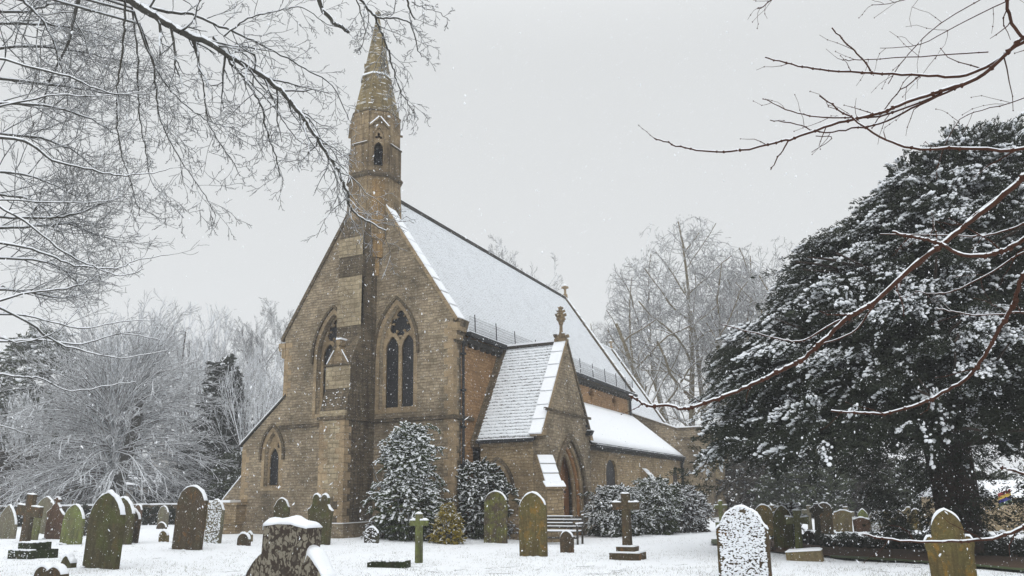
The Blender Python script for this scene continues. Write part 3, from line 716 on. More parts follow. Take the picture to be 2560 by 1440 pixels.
# porch gable coping, in its own plane (y, z)
def copingY(name, y0, z0, y1, z1, x0, x1, th, segs, snowth, mat='ashlar_tan'):
    b = MB(); d = Vector((0, y1-y0, z1-z0)); L = d.length; u = d/L; n = Vector((0, -u.z, u.y)); n = n if n.z > 0 else -n
    b.prism([(0, 0), (L, 0), (L, th), (0, th)], lambda a, c, t: tuple(Vector((t, y0, z0))+u*a+n*c), x0, x1)
    o = B_(name, b, mat)
    if segs:
        s = MB()
        for i in range(segs):
            a0, a1 = L*i/segs+0.012, L*(i+1)/segs-0.012
            s.prism([(a0, th), (a1, th), (a1, th+snowth*1.3), (a0, th+snowth*0.7)], lambda a, c, t: tuple(Vector((t, y0, z0))+u*a+n*c), x0-.01, x1-0.03)
        link('snow_slab', s.mesh('snow_slab'), 'snow', o)
copingY('gable_coping', PYC+.02, PA-.06, PY0-.26, PK-.36+.02, PX-0.47, PX+0.05, 0.12, 7, 0.06)
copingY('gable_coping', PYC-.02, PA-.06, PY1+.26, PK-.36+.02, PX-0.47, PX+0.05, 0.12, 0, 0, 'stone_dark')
# foliated finial
fx, fy, fz = PX-.22, PYC, PA+.05
b = MB()
b.box(fx-.24, fx+.24, fy-.22, fy+.22, fz-.12, fz+.02)
b.lathe([(.24, .0), (.27, .08), (.19, .16), (.11, .22), (.085, .30), (.07, .40), (.07, .62), (.10, .66), (.10, .70), (.13, .80), (.16, .95), (.12, 1.12), (.09, 1.22), (.05, 1.42)], (fx, fy, fz), 9)
for z, r, s in ((0.14, .24, .09), (0.84, .13, .07), (1.02, .155, .085), (1.20, .115, .065), (1.34, .055, .05)):
    for i in range(4):
        a = i*math.pi/2+0.5+z; b.obox((fx+math.cos(a)*r, fy+math.sin(a)*r, fz+z), (s*math.cos(a), s*math.sin(a), 0.03), (-s*.7*math.sin(a), s*.7*math.cos(a), 0.02), (-.02, 0, s*0.7))
fo = B_('foliated_finial', b, 'stone_turret')
b = MB()
for z, r, a in ((0.22, .30, 4.0), (0.22, .30, 5.5), (1.12, .17, 3.9), (1.26, .13, 3.9)):
    b.obox((fx+math.cos(a)*r, fy+math.sin(a)*r, fz+z), (.09, .02, 0), (-.02, .07, 0), (0, 0, .02))
link('snow_cap', b.mesh('snow_cap'), 'snow', fo)
# diagonal buttress at the porch corner
def weathered(name, base, dirv, wid, segs, lower, hood, z0, snowx=0.05, mat='stone_warm', slabs=3):
    """buttress; segs = slope profile [(out, z) ...] from the wall, lower = out of the lower part"""
    dv = Vector((dirv[0], dirv[1], 0)).normalized(); sv = Vector((dv.y, -dv.x, 0)); B0 = Vector((base[0], base[1], 0))
    fn = lambda a, z, t: tuple(B0+dv*a+sv*t+Vector((0, 0, z)))
    (o0, zt), (o1, zb) = segs; b = MB()
    b.prism([(-0.5, z0), (lower, z0), (lower, zb-.12), (o1, zb), (o0, zt), (-0.5, zt)], fn, -wid/2, wid/2)
    b.prism([(o1-.12, zb-.08), (lower+.07, zb-.20), (lower+.07, zb-.12), (o1-.06, zb+.06)], fn, -wid/2-.09, wid/2+.09)
    o = B_(name, b, mat)
    s = MB(); n = slabs; d = Vector((o1-o0, zb-zt)); L = d.length; nx2 = Vector((-d.y, d.x))/L
    nx2 = nx2 if nx2.y > 0 else -nx2
    for i in range(n):
        a = Vector((o0, zt))+d*((i+.03)/n); c = Vector((o0, zt))+d*((i+.95)/n)
        s.prism([tuple(a+nx2*.003), tuple(c+nx2*.003), tuple(c+nx2*snowx*1.3), tuple(a+nx2*snowx*.5)], fn, -wid/2+.01, wid/2-.01)
    s.prism([(o1-.06, zb+.06), (lower+.07, zb-.12), (lower+.05, zb-.07), (o1-.03, zb+.10)], fn, -wid/2-.08, wid/2+.08)
    link('snow_slab', s.mesh('snow_slab'), 'snow', o)
    return o
weathered('buttress', (7.34, 1.61), (0.74, -0.67), 0.66, [(0.05, 2.98), (0.78, 1.90)], 0.92, 0, gy)
# floodlight on the porch corner
b = MB(); b.obox((PX+.16, PY1-.45, 4.08), (.11, 0, 0), (0, .16, 0), (.05, 0, .10)); b.bar((PX, PY1-.45, 4.25), (PX+.15, PY1-.45, 4.15), .025)
b.obox((PX+.06, PY1-.5, 4.38), (.05, 0, 0), (0, .05, 0), (0, 0, .06)); fl = B_('floodlight', b, 'black')
b = MB(); b.obox((PX+.18, PY1-.45, 4.20), (.10, 0, 0), (0, .15, 0), (0, 0, .015)); link('snow_cap', b.mesh('snow_cap'), 'snow', fl)

# south aisle ------------------------------------------------------
AX, AE, AR, AZ = 7.30, 23.3, 6.42, 3.72
aw1 = (9.6, 0.9, 0.82, 2.35, 3.05); aw2 = (21.9, 0.9, 0.78, 2.35, 3.05)
P_('aisle_wall', plate([(PY1, gy), (AE, gy), (AE, 3.6), (PY1, 3.6)], [arch(*aw1), arch(*aw2)], AX-0.5, AX, YZ), 'stone_warm')
OFF = AX
for a in (aw1, aw2): window('two', *a, YZ, AX-0.25, 'aisle_window')
weathered('buttress', (AX, 14.9), (1, 0), 0.75, [(0.05, 2.75), (0.62, 2.15)], 0.75, 0, gy, 0.05)
AG = Matrix(((0, 0, 1, 0), (1, 0, 0, 0), (0, 1, 0, 0), (0, 0, 0, 1)))
def slabroof(name, quad, th, mat, parent=None, nu=30, nv=8, amp=0.015, seed=0):
    """smooth blanket of snow over a lean-to roof"""
    q = [Vector(v) for v in quad]; n = (q[1]-q[0]).cross(q[3]-q[0]).normalized(); n = n if n.z > 0 else -n
    V = []; 
    for j in range(nv+1):
        for i in range(nu+1):
            u, v = i/nu, j/nv; p = q[0].lerp(q[1], u).lerp(q[3].lerp(q[2], u), v)
            k = min(1, min(i, nu-i, j, nv-j)*1.0); V.append(p+n*(th*(0.35+0.65*k)+amp*noise.noise(p*1.7)*k))
    base = len(V)
    ring = [i for i in range(nu+1)]+[j*(nu+1)+nu for j in range(1, nv+1)]+[nv*(nu+1)+i for i in range(nu-1, -1, -1)]+[j*(nu+1) for j in range(nv-1, 0, -1)]
    low = [V[i]-n*(V[i]-q[0]).dot(n) for i in ring]
    F = [(j*(nu+1)+i, j*(nu+1)+i+1, (j+1)*(nu+1)+i+1, (j+1)*(nu+1)+i) for j in range(nv) for i in range(nu)]
    m = len(ring); F += [(ring[i], ring[(i+1) % m], base+(i+1) % m, base+i) for i in range(m)]
    b = MB(); b.add(V+low, F); b.f.append(tuple(base+i for i in range(m))); b.mi.append(0)
    me = b.mesh(name); me.polygons.foreach_set('use_smooth', [True]*(nu*nv)+[False]*(m+1))
    return link(name, me, mat, parent or CH)
b = MB(); b.prism([(EX, AR-.10), (AX+.22, AZ-.10), (AX+.22, AZ-.02), (EX, AR-.02)], lambda a, z, t: (a, t, z), PY1-.1, AE); ar = B_('aisle_roof', b, 'slate_dark')
slabroof('snow_blanket', [(EX+.01, PY1-.1, AR-.015), (EX+.01, AE-.02, AR-.015), (AX+.21, AE-.02, AZ-.015), (AX+.21, PY1-.1, AZ-.015)], 0.09, 'snow', ar)
SG = -1
gutter((AX+.27, PY1+.35, AZ-.14), (AX+.27, AE+.05, AZ-.14), 0.13, 0.11)
b = MB(); b.box(AX+.001, AX+.12, PY1, AE, AZ-.32, AZ-.14); B_('fascia', b, 'slate_dark')
pipe([(AX+.25, AE-.02, AZ-.2), (AX+.12, AE-.05, AZ-.5), (AX+.12, AE-.05, -.2)], 0.07)
b = MB(); b.prism([(EX, AR), (EX+.001, AR+.001), (AX+.15, AZ+.02), (AX+.15, AZ-.2), (EX, AR-.3)][::-1], lambda a, z, t: (a, t, z), AE-.001, AE+.06)
# vestry / chapel at the east end
VX, VY = 8.62, 23.4
vw = [(4.0, gy), (VX, gy), (VX, 5.38), (7.15, 5.38), (4.0, 6.58)]
b = MB(); b.prism(vw, lambda a, z, t: (a, t, z), VY, VY+.5); b.box(VX-.5, VX, VY+.501, 35.5, gy, 5.38); B_('vestry_wall', b, 'stone')
b = MB(); b.box(7.1, VX+.08, VY-.07, VY+.1, 4.72, 4.84); b.box(VX, VX+.08, VY+.1, 35.5, 4.72, 4.84); b.box(7.4, VX+.06, VY-.06, VY+.1, 1.75, 1.85); b.box(VX, VX+.06, VY+.1, 35.5, 1.75, 1.85); B_('string_course', b, 'stone_dark')
b = MB()
fnv = lambda a, z, t: (a, t, z)
b.prism([(3.9, 6.62), (7.15, 5.38), (7.15, 5.50), (3.9, 6.74)], fnv, VY-.08, VY+.6); b.prism([(7.15, 5.38), (VX+.08, 5.38), (VX+.08, 5.50), (7.15, 5.50)], fnv, VY-.08, VY+.6); b.box(VX-.58, VX+.08, VY+.601, 35.6, 5.38, 5.50)
vc = B_('parapet_coping', b, 'stone_dark')
b = MB(); b.prism([(3.9, 6.742), (7.15, 5.502), (7.15, 5.58), (3.9, 6.82)], fnv, VY-.05, VY+.58); b.prism([(7.15, 5.502), (VX+.06, 5.502), (VX+.05, 5.58), (7.15, 5.58)], fnv, VY-.05, VY+.58); b.box(VX-.5, VX+.05, VY+.59, 35.5, 5.502, 5.58)
link('snow_cap', b.mesh('snow_cap'), 'snow', vc)
b = MB(); b.box(4.0, VX-.5, VY+.5, 35.5, 4.9, 5.0); B_('vestry_roof', b, 'snow')
for yy in (27.5, 31.5):
    b = MB(); b.box(VX, VX+.5, yy, yy+.7, gy, 3.4); b.prism([(VX, 3.4), (VX+.5, 3.4), (VX, 4.1)], fnv, yy, yy+.7); B_('buttress', b, 'ashlar')
# north aisle: lean-to roof, stepped buttress and low wall
b = MB(); b.prism([(-4.1, 5.80), (-6.62, 3.72), (-6.62, 3.80), (-4.1, 5.90)], fnv, -.05, LN); B_('aisle_roof', b, 'slate_dark')
b = MB(); b.prism([(-4.3, 5.74), (-6.64, 3.805), (-6.64, 3.86), (-4.3, 5.80)], fnv, -.03, LN); B_('snow_slab', b, 'snow')
b = MB(); b.prism([(-6.40, gy), (-6.40, 2.55), (-6.5, 2.42), (-7.52, 1.42), (-7.52, gy)], fnv, 0.04, 0.75); bb = B_('buttress', b, 'stone')
b = MB(); b.prism([(-6.48, 2.46), (-6.48, 2.52), (-7.56, 1.47), (-7.56, 1.41)], fnv, 0.03, 0.76); link('snow_slab', b.mesh('snow_slab'), 'snow', bb)
b = MB(); b.box(-7.60, -6.10, -0.55, 0.04, gy, 1.22); b.box(-7.68, -6.0, -.62, 0.03, 1.22, 1.32); b.box(-7.68, -6.05, -.62, 0.03, 0.42, 0.52); pw = B_('boiler_house_wall', b, 'stone_warm')
b = MB(); b.box(-7.66, -6.4, -.60, 0.0, 1.321, 1.42); link('snow_slab', b.mesh('snow_slab'), 'snow', pw)

# ------------------------------------------------------------------ headstones
def m_grave(name, base, lichen, moss, orange, mossy=0.5, speck=0.5, org=0.3):
    t = NT(name); p = t.pos(); o = t.n('ObjectInfo').outputs['Random']
    n = t.noise(p, 2.6, 5, 0.65); n2 = t.noise(p, 11, 5, 0.7); n3 = t.noise(p, 38, 3, 0.7)
    c = t.mix(t.ramp(n2, 0.35, 0.65), base, tuple(x*0.55 for x in base))
    c = t.mix(t.math('MULTIPLY', t.ramp(n, 0.45, 0.62), mossy, True), c, moss)
    v = t.noise(t.map(p, (1, 1, 0.7)), 4.5, 5, 0.7, 0.4)
    c = t.mix(t.math('MULTIPLY', t.ramp(v, 0.54, 0.64), org, True), c, orange)
    c = t.mix(t.math('MULTIPLY', t.ramp(n3, 0.56, 0.64), speck, True), c, lichen)
    st = t.noise(t.map(t.obj(), (7, 7, .8)), 1.3, 5, .7); c = t.mix(t.math('MULTIPLY', t.ramp(st, .48, .66), .65, True), c, tuple(x*.35 for x in base))
    t.col(c); t.bump(t.math('ADD', n2, t.math('MULTIPLY', n3, 0.5)), 1.0, 0.03); return t.m
GM = {
 'olive': m_grave('olive_mossy_stone', (0.085, 0.072, 0.035), (0.20, 0.19, 0.13), (0.075, 0.085, 0.022), (0.12, 0.075, 0.022), 0.8, 0.4, 0.4),
 'green': m_grave('bright_green_algae_stone', (0.16, 0.16, 0.075), (0.26, 0.26, 0.15), (0.17, 0.21, 0.055), (0.16, 0.11, 0.04), 0.8, 0.35, 0.2),
 'grey': m_grave('grey_limestone', (0.19, 0.17, 0.12), (0.32, 0.30, 0.24), (0.15, 0.155, 0.08), (0.19, 0.14, 0.07), 0.6, 0.5, 0.3),
 'brown': m_grave('brown_lichened_stone', (0.085, 0.06, 0.035), (0.22, 0.20, 0.14), (0.06, 0.058, 0.022), (0.16, 0.075, 0.018), 0.4, 0.5, 0.8),
 'ochre': m_grave('ochre_lichened_stone', (0.14, 0.105, 0.04), (0.26, 0.23, 0.12), (0.12, 0.11, 0.035), (0.24, 0.13, 0.02), 0.5, 0.45, 0.9),
 'dark': m_grave('dark_stone', (0.045, 0.038, 0.026), (0.16, 0.15, 0.12), (0.045, 0.05, 0.018), (0.07, 0.045, 0.02), 0.6, 0.5, 0.3),
 'red': m_grave('red_brown_stone', (0.12, 0.065, 0.04), (0.26, 0.21, 0.16), (0.10, 0.075, 0.035), (0.15, 0.07, 0.03), 0.4, 0.4, 0.5),
 'tan': m_grave('tan_stone', (0.21, 0.165, 0.09), (0.33, 0.28, 0.19), (0.17, 0.155, 0.06), (0.25, 0.15, 0.05), 0.5, 0.4, 0.5),
}
def shape(kind, w_, h_):
    """headstone outline, counter-clockwise from lower left; z from -0.25 (buried) to h"""
    z0 = -0.25; hw = w_/2
    if kind == 'pointed': return arch(0, z0, hw, h_-w_*0.62, h_, 8)
    if kind == 'tall': return arch(0, z0, hw, h_-w_*0.85, h_, 8)
    if kind == 'round': return arch(0, z0, hw, h_-w_*0.50, h_, 9)
    if kind == 'low': return arch(0, z0, hw, h_-w_*0.22, h_, 9)
    if kind == 'flat': return [(-hw, z0), (hw, z0), (hw, h_-.02), (hw*.5, h_), (-hw*.5, h_), (-hw, h_-.03)]
    if kind == 'gable':
        return [(-hw*.9, z0), (hw*.9, z0), (hw, h_-.20*w_), (hw, h_-.14*w_), (0.12*w_, h_), (-0.12*w_, h_), (-hw, h_-.14*w_), (-hw, h_-.20*w_)]
    if kind == 'shoulder':                                   # pointed centre rising from ogee shoulders
        a = arch(0, h_-0.62*w_, hw*0.66, h_-0.50*w_, h_, 8)[1:]
        a.append((-hw*0.66, h_-0.62*w_))
        return [(-hw*.9, z0), (hw*.9, z0), (hw*.93, h_-.95*w_), (hw, h_-.80*w_), (hw*.98, h_-.70*w_), (hw*.84, h_-.60*w_), (hw*.70, h_-.585*w_)]+a+[(-hw*.70, h_-.585*w_), (-hw*.84, h_-.60*w_), (-hw*.98, h_-.70*w_), (-hw, h_-.80*w_), (-hw*.93, h_-.95*w_)]
    if kind == 'bell':                                       # round head on sloping shoulders
        pts = [(-hw, z0), (hw, z0), (hw, h_-.42*w_), (hw*.86, h_-.36*w_), (hw*.72, h_-.22*w_)]
        for i in range(9):
            a = R_(28)+R_(124)*i/8; pts.append((hw*.80*math.cos(a), h_-.40*w_+.40*w_*math.sin(a)))
        return pts+[(-hw*.72, h_-.22*w_), (-hw*.86, h_-.36*w_), (-hw, h_-.42*w_)]
    if kind == 'double':                                     # two round lobes with a notch and swept shoulders
        pts = [(-hw*.86, z0), (hw*.86, z0), (hw*.9, h_-.75*w_), (hw, h_-.50*w_), (hw*.78, h_-.44*w_), (hw*.62, h_-.30*w_)]
        for cx in (0.33*hw, -0.33*hw):
            for i in range(7):
                a = R_(-10)+R_(200)*i/6; pts.append((cx+hw*.30*math.cos(a), h_-.16*w_+.16*w_*math.sin(a)))
        return pts+[(-hw*.62, h_-.30*w_), (-hw*.78, h_-.44*w_), (-hw, h_-.50*w_), (-hw*.9, h_-.75*w_)]
    if kind == 'cross' or kind == 'flare':
        s = w_*0.145; f = 1.25 if kind == 'flare' else 1.0; ca = h_-w_*0.46
        return [(-s*1.15, z0), (s*1.15, z0), (s*.95, ca-s), (hw*.98, ca-s*f), (hw, ca+s*f), (s*.95, ca+s), (s*f, h_), (-s*f, h_), (-s*.95, ca+s), (-hw, ca+s*f), (-hw*.98, ca-s*f), (-s*.95, ca-s)]
    if kind == 'celtic':
        s = w_*0.17; ca = h_-w_*0.48
        return [(-hw*.5, z0), (hw*.5, z0), (s*1.1, ca-hw*.75), (hw*.62, ca-hw*.45), (hw*.74, ca-s), (hw, ca-s), (hw, ca+s), (hw*.74, ca+s), (hw*.52, ca+hw*.55), (s, ca+hw*.74), (s, h_), (-s, h_), (-s, ca+hw*.74), (-hw*.52, ca+hw*.55), (-hw*.74, ca+s), (-hw, ca+s), (-hw, ca-s), (-hw*.74, ca-s), (-hw*.62, ca-hw*.45), (-s*1.1, ca-hw*.75)]
    if kind == 'gothic':                                     # gabled head with a little cross on top
        s = .07*w_
        return [(-hw*.85, z0), (hw*.85, z0), (hw*.9, h_-.75*w_), (hw, h_-.60*w_), (hw*.5, h_-.42*w_), (hw*.45, h_-.34*w_), (s*1.2, h_-.22*w_), (s, h_-.14*w_), (s*2.4, h_-.14*w_), (s*2.4, h_-.06*w_), (s, h_-.06*w_), (s, h_), (-s, h_), (-s, h_-.06*w_), (-s*2.4, h_-.06*w_), (-s*2.4, h_-.14*w_), (-s, h_-.14*w_), (-s*1.2, h_-.22*w_), (-hw*.45, h_-.34*w_), (-hw*.5, h_-.42*w_), (-hw, h_-.60*w_), (-hw*.9, h_-.75*w_)]
    if kind == 'rough':
        return [(-hw, z0), (hw*.95, z0), (hw, h_*.45), (hw*.55, h_*.72), (hw*.35, h_*.95), (-hw*.1, h_), (-hw*.45, h_*.85), (-hw*.95, h_*.35)]
    if kind == 'steps': return None
def snowcap(outline, th, snow, seed=0, minup=0.30, front=1.0):
    """rounded ridge of snow lying on the upward-facing stretches of an outline (local x, z), thickness along y"""
    r = random.Random(seed); P = []; n = len(outline)
    for i in range(n):
        p, q = Vector(outline[i]), Vector(outline[(i+1) % n]); L = (q-p).length
        if L < 1e-5: continue
        k = max(1, int(L/0.035)); P += [(p+(q-p)*(j/k), (q-p)/L) for j in range(k)]
    m = len(P); N = []
    for i in range(m):
        u = (P[i][1]+P[i-1][1]); u = u.normalized() if u.length > .2 else P[i][1]; N.append(Vector((u.y, -u.x)))
    ok = [N[i].y > minup and P[i][0].y > .06 for i in range(m)]
    b = MB(); st = [i for i in range(m) if ok[i] and not ok[i-1]]
    for s0 in st:
        run = []; i = s0
        while ok[i % m] and len(run) < m: run.append(i % m); i += 1
        run.append(i % m); run = run if len(run) > 1 else run*2; kk = len(run); vs = []
        ph = r.uniform(0, 9)
        for j, idx in enumerate(run):
            c, nn = P[idx][0], N[idx]; e_ = min(1, (min(j, kk-1-j)+.25)/1.5)
            t = snow*(0.30+0.70*max(0, nn.y))*(1+.25*math.sin(ph+j*.9)+r.uniform(-.12, .12))*(.25+.75*e_)
            hy = th/2*front*(1+.05*math.sin(ph*2+j*1.3))
            for q in range(7):
                A = math.pi*q/6; up_ = max(0.0, math.sin(A))**.7*t
                vs.append((c.x+nn.x*up_*.55, -hy*math.cos(A), c.y-0.008+up_*(.45+.55*max(0, nn.y))))
        fs = [(a_*7+q, (a_+1)*7+q, (a_+1)*7+q+1, a_*7+q+1) for a_ in range(kk-1) for q in range(6)]
        fs += [(a_*7, a_*7+6, (a_+1)*7+6, (a_+1)*7) for a_ in range(kk-1)]+[tuple(range(7)), tuple(range((kk-1)*7+6, (kk-1)*7-1, -1))]
        b.add(vs, fs)
    return b
def smoothmesh(me):
    me.polygons.foreach_set('use_smooth', [True]*len(me.polygons)); return me
ICO = None
def blobs(pts, sizes, flat=0.6, sub=1, seed=0, name='snow'):
    """many small snow lumps merged in one mesh: pts (n,3), sizes (n,) or (n,3)"""
    bm = bmesh.new(); bmesh.ops.create_icosphere(bm, subdivisions=sub, radius=1)
    V = np.array([v.co[:] for v in bm.verts]); F = np.array([[v.index for v in f.verts] for f in bm.faces]); bm.free()
    r = np.random.default_rng(seed); n = len(pts); sz = np.asarray(sizes, float)
    if sz.ndim == 1: sz = np.stack([sz, sz, sz*flat], 1)
    VV = V[None]*(1+r.normal(0, 0.13, (n, len(V), 1)))*sz[:, None, :]+np.asarray(pts)[:, None, :]
    FF = F[None]+(np.arange(n)*len(V))[:, None, None]
    return rawmesh(name, VV.reshape(-1, 3), FF.reshape(-1, 3))
FACE = math.atan2(0, 1)
def headstone(label, kind, px, yb, wpx, ytop, mat, th=0.10, lean=0.0, yaw=0.0, tip=0.0, snow=0.045, plaster=0, name='headstone', cat='headstone', group='old headstones standing in the snowy churchyard', ground=None, steps=None, bury=0.0):
    """px, yb: foot of the stone seen from the camera; wpx, ytop its apparent width and top"""
    P, dep = gpt(px, yb)
    if bury: P = P; 
    s = FPX/dep
    vd = Vector((P.x-CAM[0], P.y-CAM[1])).normalized(); nface = Vector((math.sin(yaw), -math.cos(yaw)))
    cosv = abs(vd.dot(nface)); sinv = math.sqrt(max(0, 1-cosv*cosv))
    w_ = max(0.12, (wpx/s-th*sinv)/cosv); h_ = max(0.15, (yb-ytop)/s/math.cos(PIT)*0.985/max(0.9, math.cos(lean)))-snow*0.6
    e = empty(name, (P.x, P.y, P.z), yaw, label=label, cat=cat, group=group)
    e.rotation_euler = (tip, lean, yaw)
    dz = 0.0
    if steps:
        b = MB(); zz = 0
        for (sw, sh) in steps:
            b.box(-sw/2, sw/2, -sw*.42, sw*.42, zz-(0.2 if zz == 0 else 0), zz+sh); zz += sh
        link('plinth', b.mesh('plinth'), GM[mat] if mat != 'olive2' else GM['olive'], e); dz = zz; h_ -= zz
        b = MB(); zz = 0
        for k, (sw, sh) in enumerate(steps):
            zz += sh; b.box(-sw/2+.01, sw/2-.01, -sw*.42+.01, sw*.42-.01, zz+.001+k*.001, zz+.035)
        link('snow_on_plinth', b.mesh('snow_on_plinth'), 'snow', e)
    ol = [(a, c+dz if c > 0 or not steps else dz-.01) for a, c in shape(kind, w_, h_)]
    me = plate(ol, [], -th/2, th/2, XZ, 0.012)
    # irregular, weathered edges
    for v in me.vertices:
        nz = noise.noise_vector(Vector((v.co.x*6+px, v.co.y*6, v.co.z*6+yb))); v.co += Vector(nz)*0.008
    link('stone', me, GM[mat], e)
    if snow > 0: link('snow_cap', smoothmesh(snowcap(ol, th*1.06, snow, int(px)).mesh('snow_cap')), 'snow', e)
    if plaster:
        r = np.random.default_rng(int(px)); pts = []; sz = []
        k = 0
        while len(pts) < plaster and k < plaster*20:
            k += 1; x = r.uniform(-w_/2, w_/2); z = r.uniform(0.0, h_+dz)
            lim = (w_/2-.03*(w_ > .6))*(1 if z < dz+h_-w_*0.5 else max(0.0, 1-((z-(dz+h_-w_*0.5))/(w_*0.5))**2)**0.5)-0.025
            if abs(x) > lim or noise.noise(Vector((x*7, z*7, px))) < -0.52: continue
            pts.append((x, -th/2-0.004, z)); q = r.uniform(0.009, 0.0155)*PS; sz.append((q*1.5, q*0.8, q*0.85))
        link('wind_blown_snow', blobs(pts, sz, name='wind_blown_snow'), 'snow', e)
    # snow banked against the foot
    r = np.random.default_rng(int(px)+1); n = 16
    a = r.uniform(-1, 1, n); sd = r.choice([-1, 1], n)
    b = blobs(np.stack([a*w_*0.52, sd*(th/2+0.03), np.full(n, -0.01)], 1), r.uniform(0.05, 0.11, n)*min(1, w_/0.5), 0.35, name='snow_bank')
    link('snow_bank', b, 'snow', e)
    return e
PS = 1.0
LE = 0.085
H = headstone
# front left
H('pale narrow pointed headstone cut by the left edge of the photo', 'tall', 12, 1347, 46, 1262, 'grey', lean=LE*1.2)
e = H('tall mossy stone cross leaning to the right on two moss-grown steps, far left', 'cross', 62, 1356, 58, 1236, 'brown', th=0.17, lean=LE*1.1, name='stone_cross', cat='stone cross', group='stone crosses on the graves')
def steppedbase():
    P, dep = gpt(47, 1398); s = FPX/dep
    e2 = empty('grave_plinth', (P.x, P.y+.35, P.z), label='two-step moss-green stone plinth with snow on its treads at far left', cat='plinth')
    b = MB(); b.box(-0.50, 0.50, -.35, .40, -.2, .23); b.box(-0.33, 0.33, -.2, .3, .231, .42)
    me = b.mesh('plinth'); link('step', me, GM['green_dark'], e2)
    n = 130; pts = []; sz = []
    for i in range(n):
        x = nr.uniform(-.5, .5); top = nr.random() < .5
        if nr.random() < .6: pts.append((x, nr.uniform(-.35, -.2), .235)); sz.append((.05, .05, .022))
        else: pts.append((x*.65, nr.uniform(-.2, .2), .425)); sz.append((.06, .06, .025))
    for i in range(22): pts.append((nr.uniform(-.48, .48), -.352, nr.uniform(0.02, .22))); sz.append((.03, .008, .012))
    link('snow', blobs(pts, sz), 'snow', e2)
GM['green_dark'] = m_grave('dark_green_moss', (0.022, 0.030, 0.010), (0.09, 0.07, 0.03), (0.030, 0.048, 0.010), (0.05, 0.03, 0.015), 0.9, 0.3, 0.4)
steppedbase()
H('narrow yellow-green slab leaning against the tall cross at far left', 'flat', 80, 1350, 26, 1278, 'green', lean=LE*1.6, th=0.08, snow=0.0)
H('grey-green pointed headstone just right of the tall leaning cross', 'pointed', 106, 1335, 50, 1242, 'grey', lean=LE)
H('red-brown headstone with a stepped gothic head beside the grey-green pointed one', 'gothic', 130, 1348, 42, 1244, 'red', lean=LE*1.1)
H('short grey cross showing only its top behind the bright green headstone', 'cross', 178, 1310, 26, 1250, 'grey', lean=LE*.6, name='stone_cross', cat='stone cross', group='stone crosses on the graves')
H('bright green algae-covered pointed headstone leaning right', 'pointed', 176, 1361, 50, 1261, 'green', lean=LE*1.2)
PS = 1.3
H('low dark round-topped headstone with snow blown on its face beside the large olive one', 'round', 220, 1341, 32, 1284, 'dark', lean=LE*.5, plaster=60)
PS = 1.0
H('large olive-brown pointed headstone leaning right, tallest of the left group', 'pointed', 251, 1421, 84, 1231, 'olive', th=0.13, lean=LE*1.0, snow=0.06)
H('narrow headstone with thick snow crown close behind the large olive one', 'pointed', 296, 1360, 60, 1243, 'olive', th=0.12, lean=LE*1.1, snow=0.07)
H('brown pointed headstone at the right end of the leaning trio', 'round', 320, 1357, 46, 1272, 'brown', lean=LE*1.2, snow=0.06)
H('small reddish far headstone by the dark boundary wall, left of the churchyard', 'bell', 340, 1322, 20, 1262, 'red', lean=LE)
H('small low round headstone alone in the snow left of the tall dark one', 'round', 409, 1355, 25, 1326, 'ochre')
H('far grey headstone standing against the dark boundary wall', 'bell', 406, 1318, 26, 1265, 'grey', lean=LE*.3)
H('tiny dark stub of a headstone before the boundary wall', 'round', 404, 1323, 26, 1305, 'brown')
H('tall dark brown round-topped headstone speckled with snow', 'round', 467, 1374, 72, 1216, 'brown', th=0.14, lean=LE*1.05, snow=0.05)
H('thin yellow headstone peeping out behind the snow-plastered one', 'tall', 514, 1325, 24, 1263, 'tan', lean=LE*.7)
PS = 1.5
H('bell-topped headstone plastered with snow left of the church corner', 'bell', 531, 1358, 42, 1250, 'grey', lean=LE*1.0, plaster=420)
PS = 1.0
H('small snow-capped round headstone in front of the north aisle', 'round', 609, 1364, 34, 1331, 'brown', snow=0.07, lean=LE*.3)
H('smaller headstone half hidden behind the snow-capped round one', 'round', 624, 1354, 16, 1329, 'tan', snow=0.06)
H('jagged little mossy stone with lumps of snow in the left foreground', 'rough', 170, 1420, 38, 1384, 'olive', th=0.16, snow=0.09)
H('sunken flat-arched headstone at the bottom left edge', 'low', 126, 1462, 80, 1421, 'brown', th=0.16, snow=0.06)
H('mossy shouldered headstone behind the big speckled cross', 'bell', 700, 1345, 40, 1246, 'olive', snow=0.05, lean=LE*.4)
H('twin-lobed mossy headstone with two snowy humps by the buttress', 'double', 796, 1362, 66, 1236, 'olive', th=0.12, snow=0.05, lean=LE*.5)
PS = 1.6
H('small rough headstone almost buried in snow at the foot of the church wall', 'round', 929, 1358, 38, 1317, 'dark', snow=0.06, plaster=55)
PS = 1.0
H('small green algae-covered cross in front of the tall shrub', 'cross', 1047, 1408, 50, 1284, 'green', th=0.14, name='stone_cross', cat='stone cross', group='stone crosses on the graves', snow=0.05)
def slab():
    P, dep = gpt(971, 1418); e2 = empty('fallen_slab', (P.x, P.y, P.z), 0.12, label='broken mossy kerb slab lying in the snow beside the small green cross', cat='stone slab')
    b = MB(); b.prism([(-.48, -.1), (.48, -.1), (.48, .15), (.3, .13), (0, .10), (-.2, .12), (-.48, .10)], lambda a, z, t: (a, t, z), -.10, .14); link('stone', b.mesh('stone'), GM['green_dark'], e2)
    pts = [(nr.uniform(-.46, .46), nr.uniform(-.06, .12), .12+.03*nr.random()) for i in range(50)]; link('snow_cap', blobs(pts, nr.uniform(.03, .07, 50), .4), 'snow', e2)
slab()
H('green-streaked round-topped headstone left of the ochre one before the porch', 'round', 1239, 1358, 58, 1229, 'ochre_green', th=0.13, lean=0.02, snow=0.045)if 0 else None
